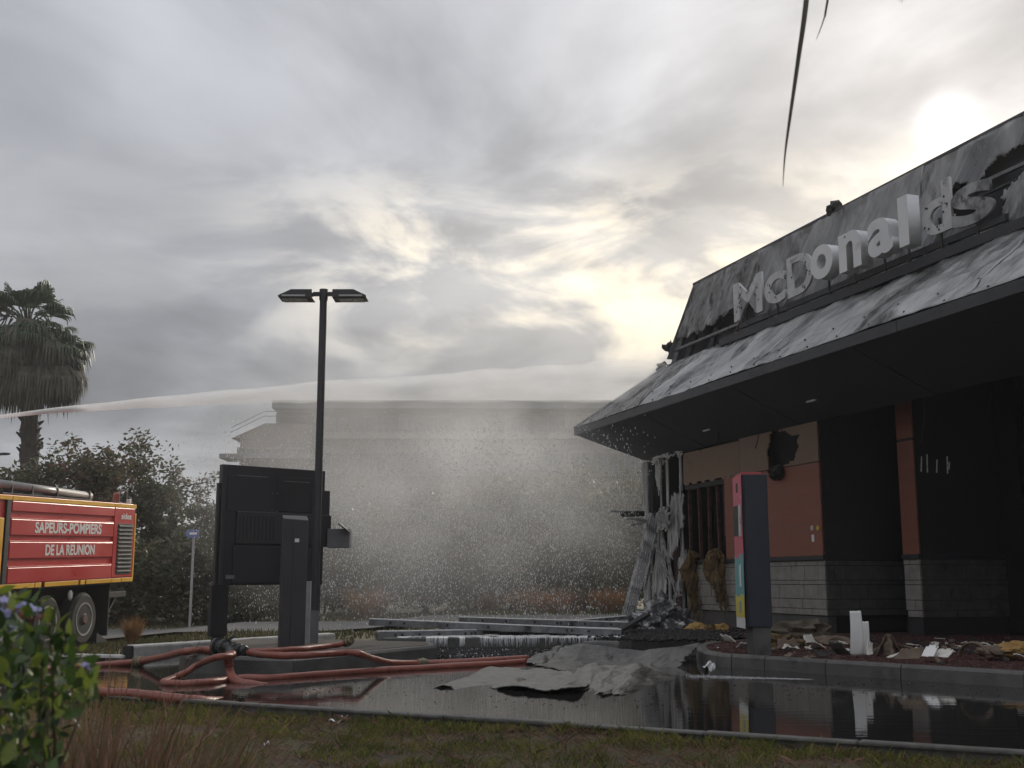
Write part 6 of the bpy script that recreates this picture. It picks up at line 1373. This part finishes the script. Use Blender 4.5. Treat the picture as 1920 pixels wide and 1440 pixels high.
mb = MB(); q = smooth_path(jp, 5); rr = []
for i in range(len(q)):
    t = i / (len(q) - 1) * (len(jr) - 1); j = min(int(t), len(jr) - 2); rr.append(jr[j] + (jr[j + 1] - jr[j]) * (t - j))
mb.tube(q, rr, 18)
for i, v in enumerate(mb.v):
    k = min(len(q) - 1, i // 18); d = v - q[k]; mb.v[i] = q[k] + d * (1 + .22 * min(1, k / 14) * fb(v.x * 1.1, v.y * 2, v.z * 3))
o = mb.build('water_jet', m_jet, smooth=True, base=False, recalc=True); tag(o, 'white jet of fire hose water arcing toward the burnt roof', 'water jet', kind='stuff')
# mist: a lumpy closed cloud of fine spray
m_mist = bpy.data.materials.new('spray_mist'); m_mist.use_nodes = True
MC = Vector((-1.7, 27.5, 3.4)); MR = Vector((7.6, 5.2, 4.7))
def mist_vol(nt, N, L, pv):
    tc = N.new('ShaderNodeTexCoord'); vm = N.new('ShaderNodeVectorMath'); vm.operation = 'SUBTRACT'; L.new(tc.outputs['Object'], vm.inputs[0]); vm.inputs[1].default_value = (0, 0, 0)
    dv = N.new('ShaderNodeVectorMath'); dv.operation = 'DIVIDE'; L.new(vm.outputs[0], dv.inputs[0]); dv.inputs[1].default_value = MR
    ln = N.new('ShaderNodeVectorMath'); ln.operation = 'LENGTH'; L.new(dv.outputs[0], ln.inputs[0])
    fo = N.new('ShaderNodeMapRange'); fo.interpolation_type = 'SMOOTHSTEP'; L.new(ln.outputs['Value'], fo.inputs[0]); fo.inputs[1].default_value = .15; fo.inputs[2].default_value = 1.0; fo.inputs[3].default_value = 1; fo.inputs[4].default_value = 0
    nz = N.new('ShaderNodeTexNoise'); nz.inputs['Scale'].default_value = .55; nz.inputs['Detail'].default_value = 5; L.new(tc.outputs['Object'], nz.inputs['Vector'])
    m2 = N.new('ShaderNodeMapRange'); L.new(nz.outputs[0], m2.inputs[0]); m2.inputs[1].default_value = .3; m2.inputs[2].default_value = .7; m2.inputs[3].default_value = .0; m2.inputs[4].default_value = 2.0
    mu = N.new('ShaderNodeMath'); mu.operation = 'MULTIPLY'; L.new(fo.outputs[0], mu.inputs[0]); L.new(m2.outputs[0], mu.inputs[1])
    m3 = N.new('ShaderNodeMath'); m3.operation = 'MULTIPLY'; L.new(mu.outputs[0], m3.inputs[0]); m3.inputs[1].default_value = 0.098
    sz = N.new('ShaderNodeSeparateXYZ'); L.new(tc.outputs['Object'], sz.inputs[0]); gz_ = N.new('ShaderNodeMapRange'); L.new(sz.outputs[2], gz_.inputs[0]); gz_.inputs[1].default_value = -2.8; gz_.inputs[2].default_value = 1.6; gz_.inputs[3].default_value = .78; gz_.inputs[4].default_value = 1.25
    m4 = N.new('ShaderNodeMath'); m4.operation = 'MULTIPLY'; L.new(m3.outputs[0], m4.inputs[0]); L.new(gz_.outputs[0], m4.inputs[1]); L.new(m4.outputs[0], pv.inputs['Density'])
vol(m_mist, mist_vol)
mb = MB(); mb.blob((0, 0, 0), MR, 3, 0.0, 1, 0); o = mb.build('spray_mist', m_mist, smooth=True, base=False); o.location = MC; tag(o, 'pale cloud of fine spray drifting down beside the burnt building', 'mist', kind='stuff')
m_drop = M('water_drop', [(0.75, 0.76, 0.77), (0.9, 0.9, 0.9)], 3, 0.2, trans=0.5)
fr = random.Random(123); pts = []
while len(pts) < 24000:
    u = fr.triangular(300, 1230, 950) if fr.random() < .7 else fr.uniform(420, 1215); Y = fr.uniform(18.5, 30); v = fr.triangular(760, 1210, 960)
    if v < 800 and fr.random() < .6: continue
    q = P(u, v, Y)
    if q.z < .05 or (q.x > 2.6 and Y < 27): continue
    if fb(q.x * 1.1 + q.z * .2, q.y * .9, q.z * .35) + .25 * fb(q.x * 4, q.y * 4, q.z * 1.2) < fr.uniform(-.35, .45): continue
    pts.append(tuple(q))
scatter_mesh('water_drops', m_drop, pts, 0.0085, 'bright drops of water falling through the mist', 'water drops', 'tet', elong=2.4)

# thin haze of the wet air, round everything
m_haze = bpy.data.materials.new('wet_air'); m_haze.use_nodes = True
def hz_vol(nt, N, L, pv): pv.inputs['Density'].default_value = 0.0008; pv.inputs['Color'].default_value = (.95, .97, 1, 1); pv.inputs['Anisotropy'].default_value = 0.5
vol(m_haze, hz_vol)
mb = MB(); mb.box((0, 80, 7), (152, 0, 0), (0, 123, 0), (0, 0, 9.0)); o = mb.build('haze', m_haze, base=False, recalc=True); tag(o, 'thin pale haze in the wet air', 'haze', kind='stuff')
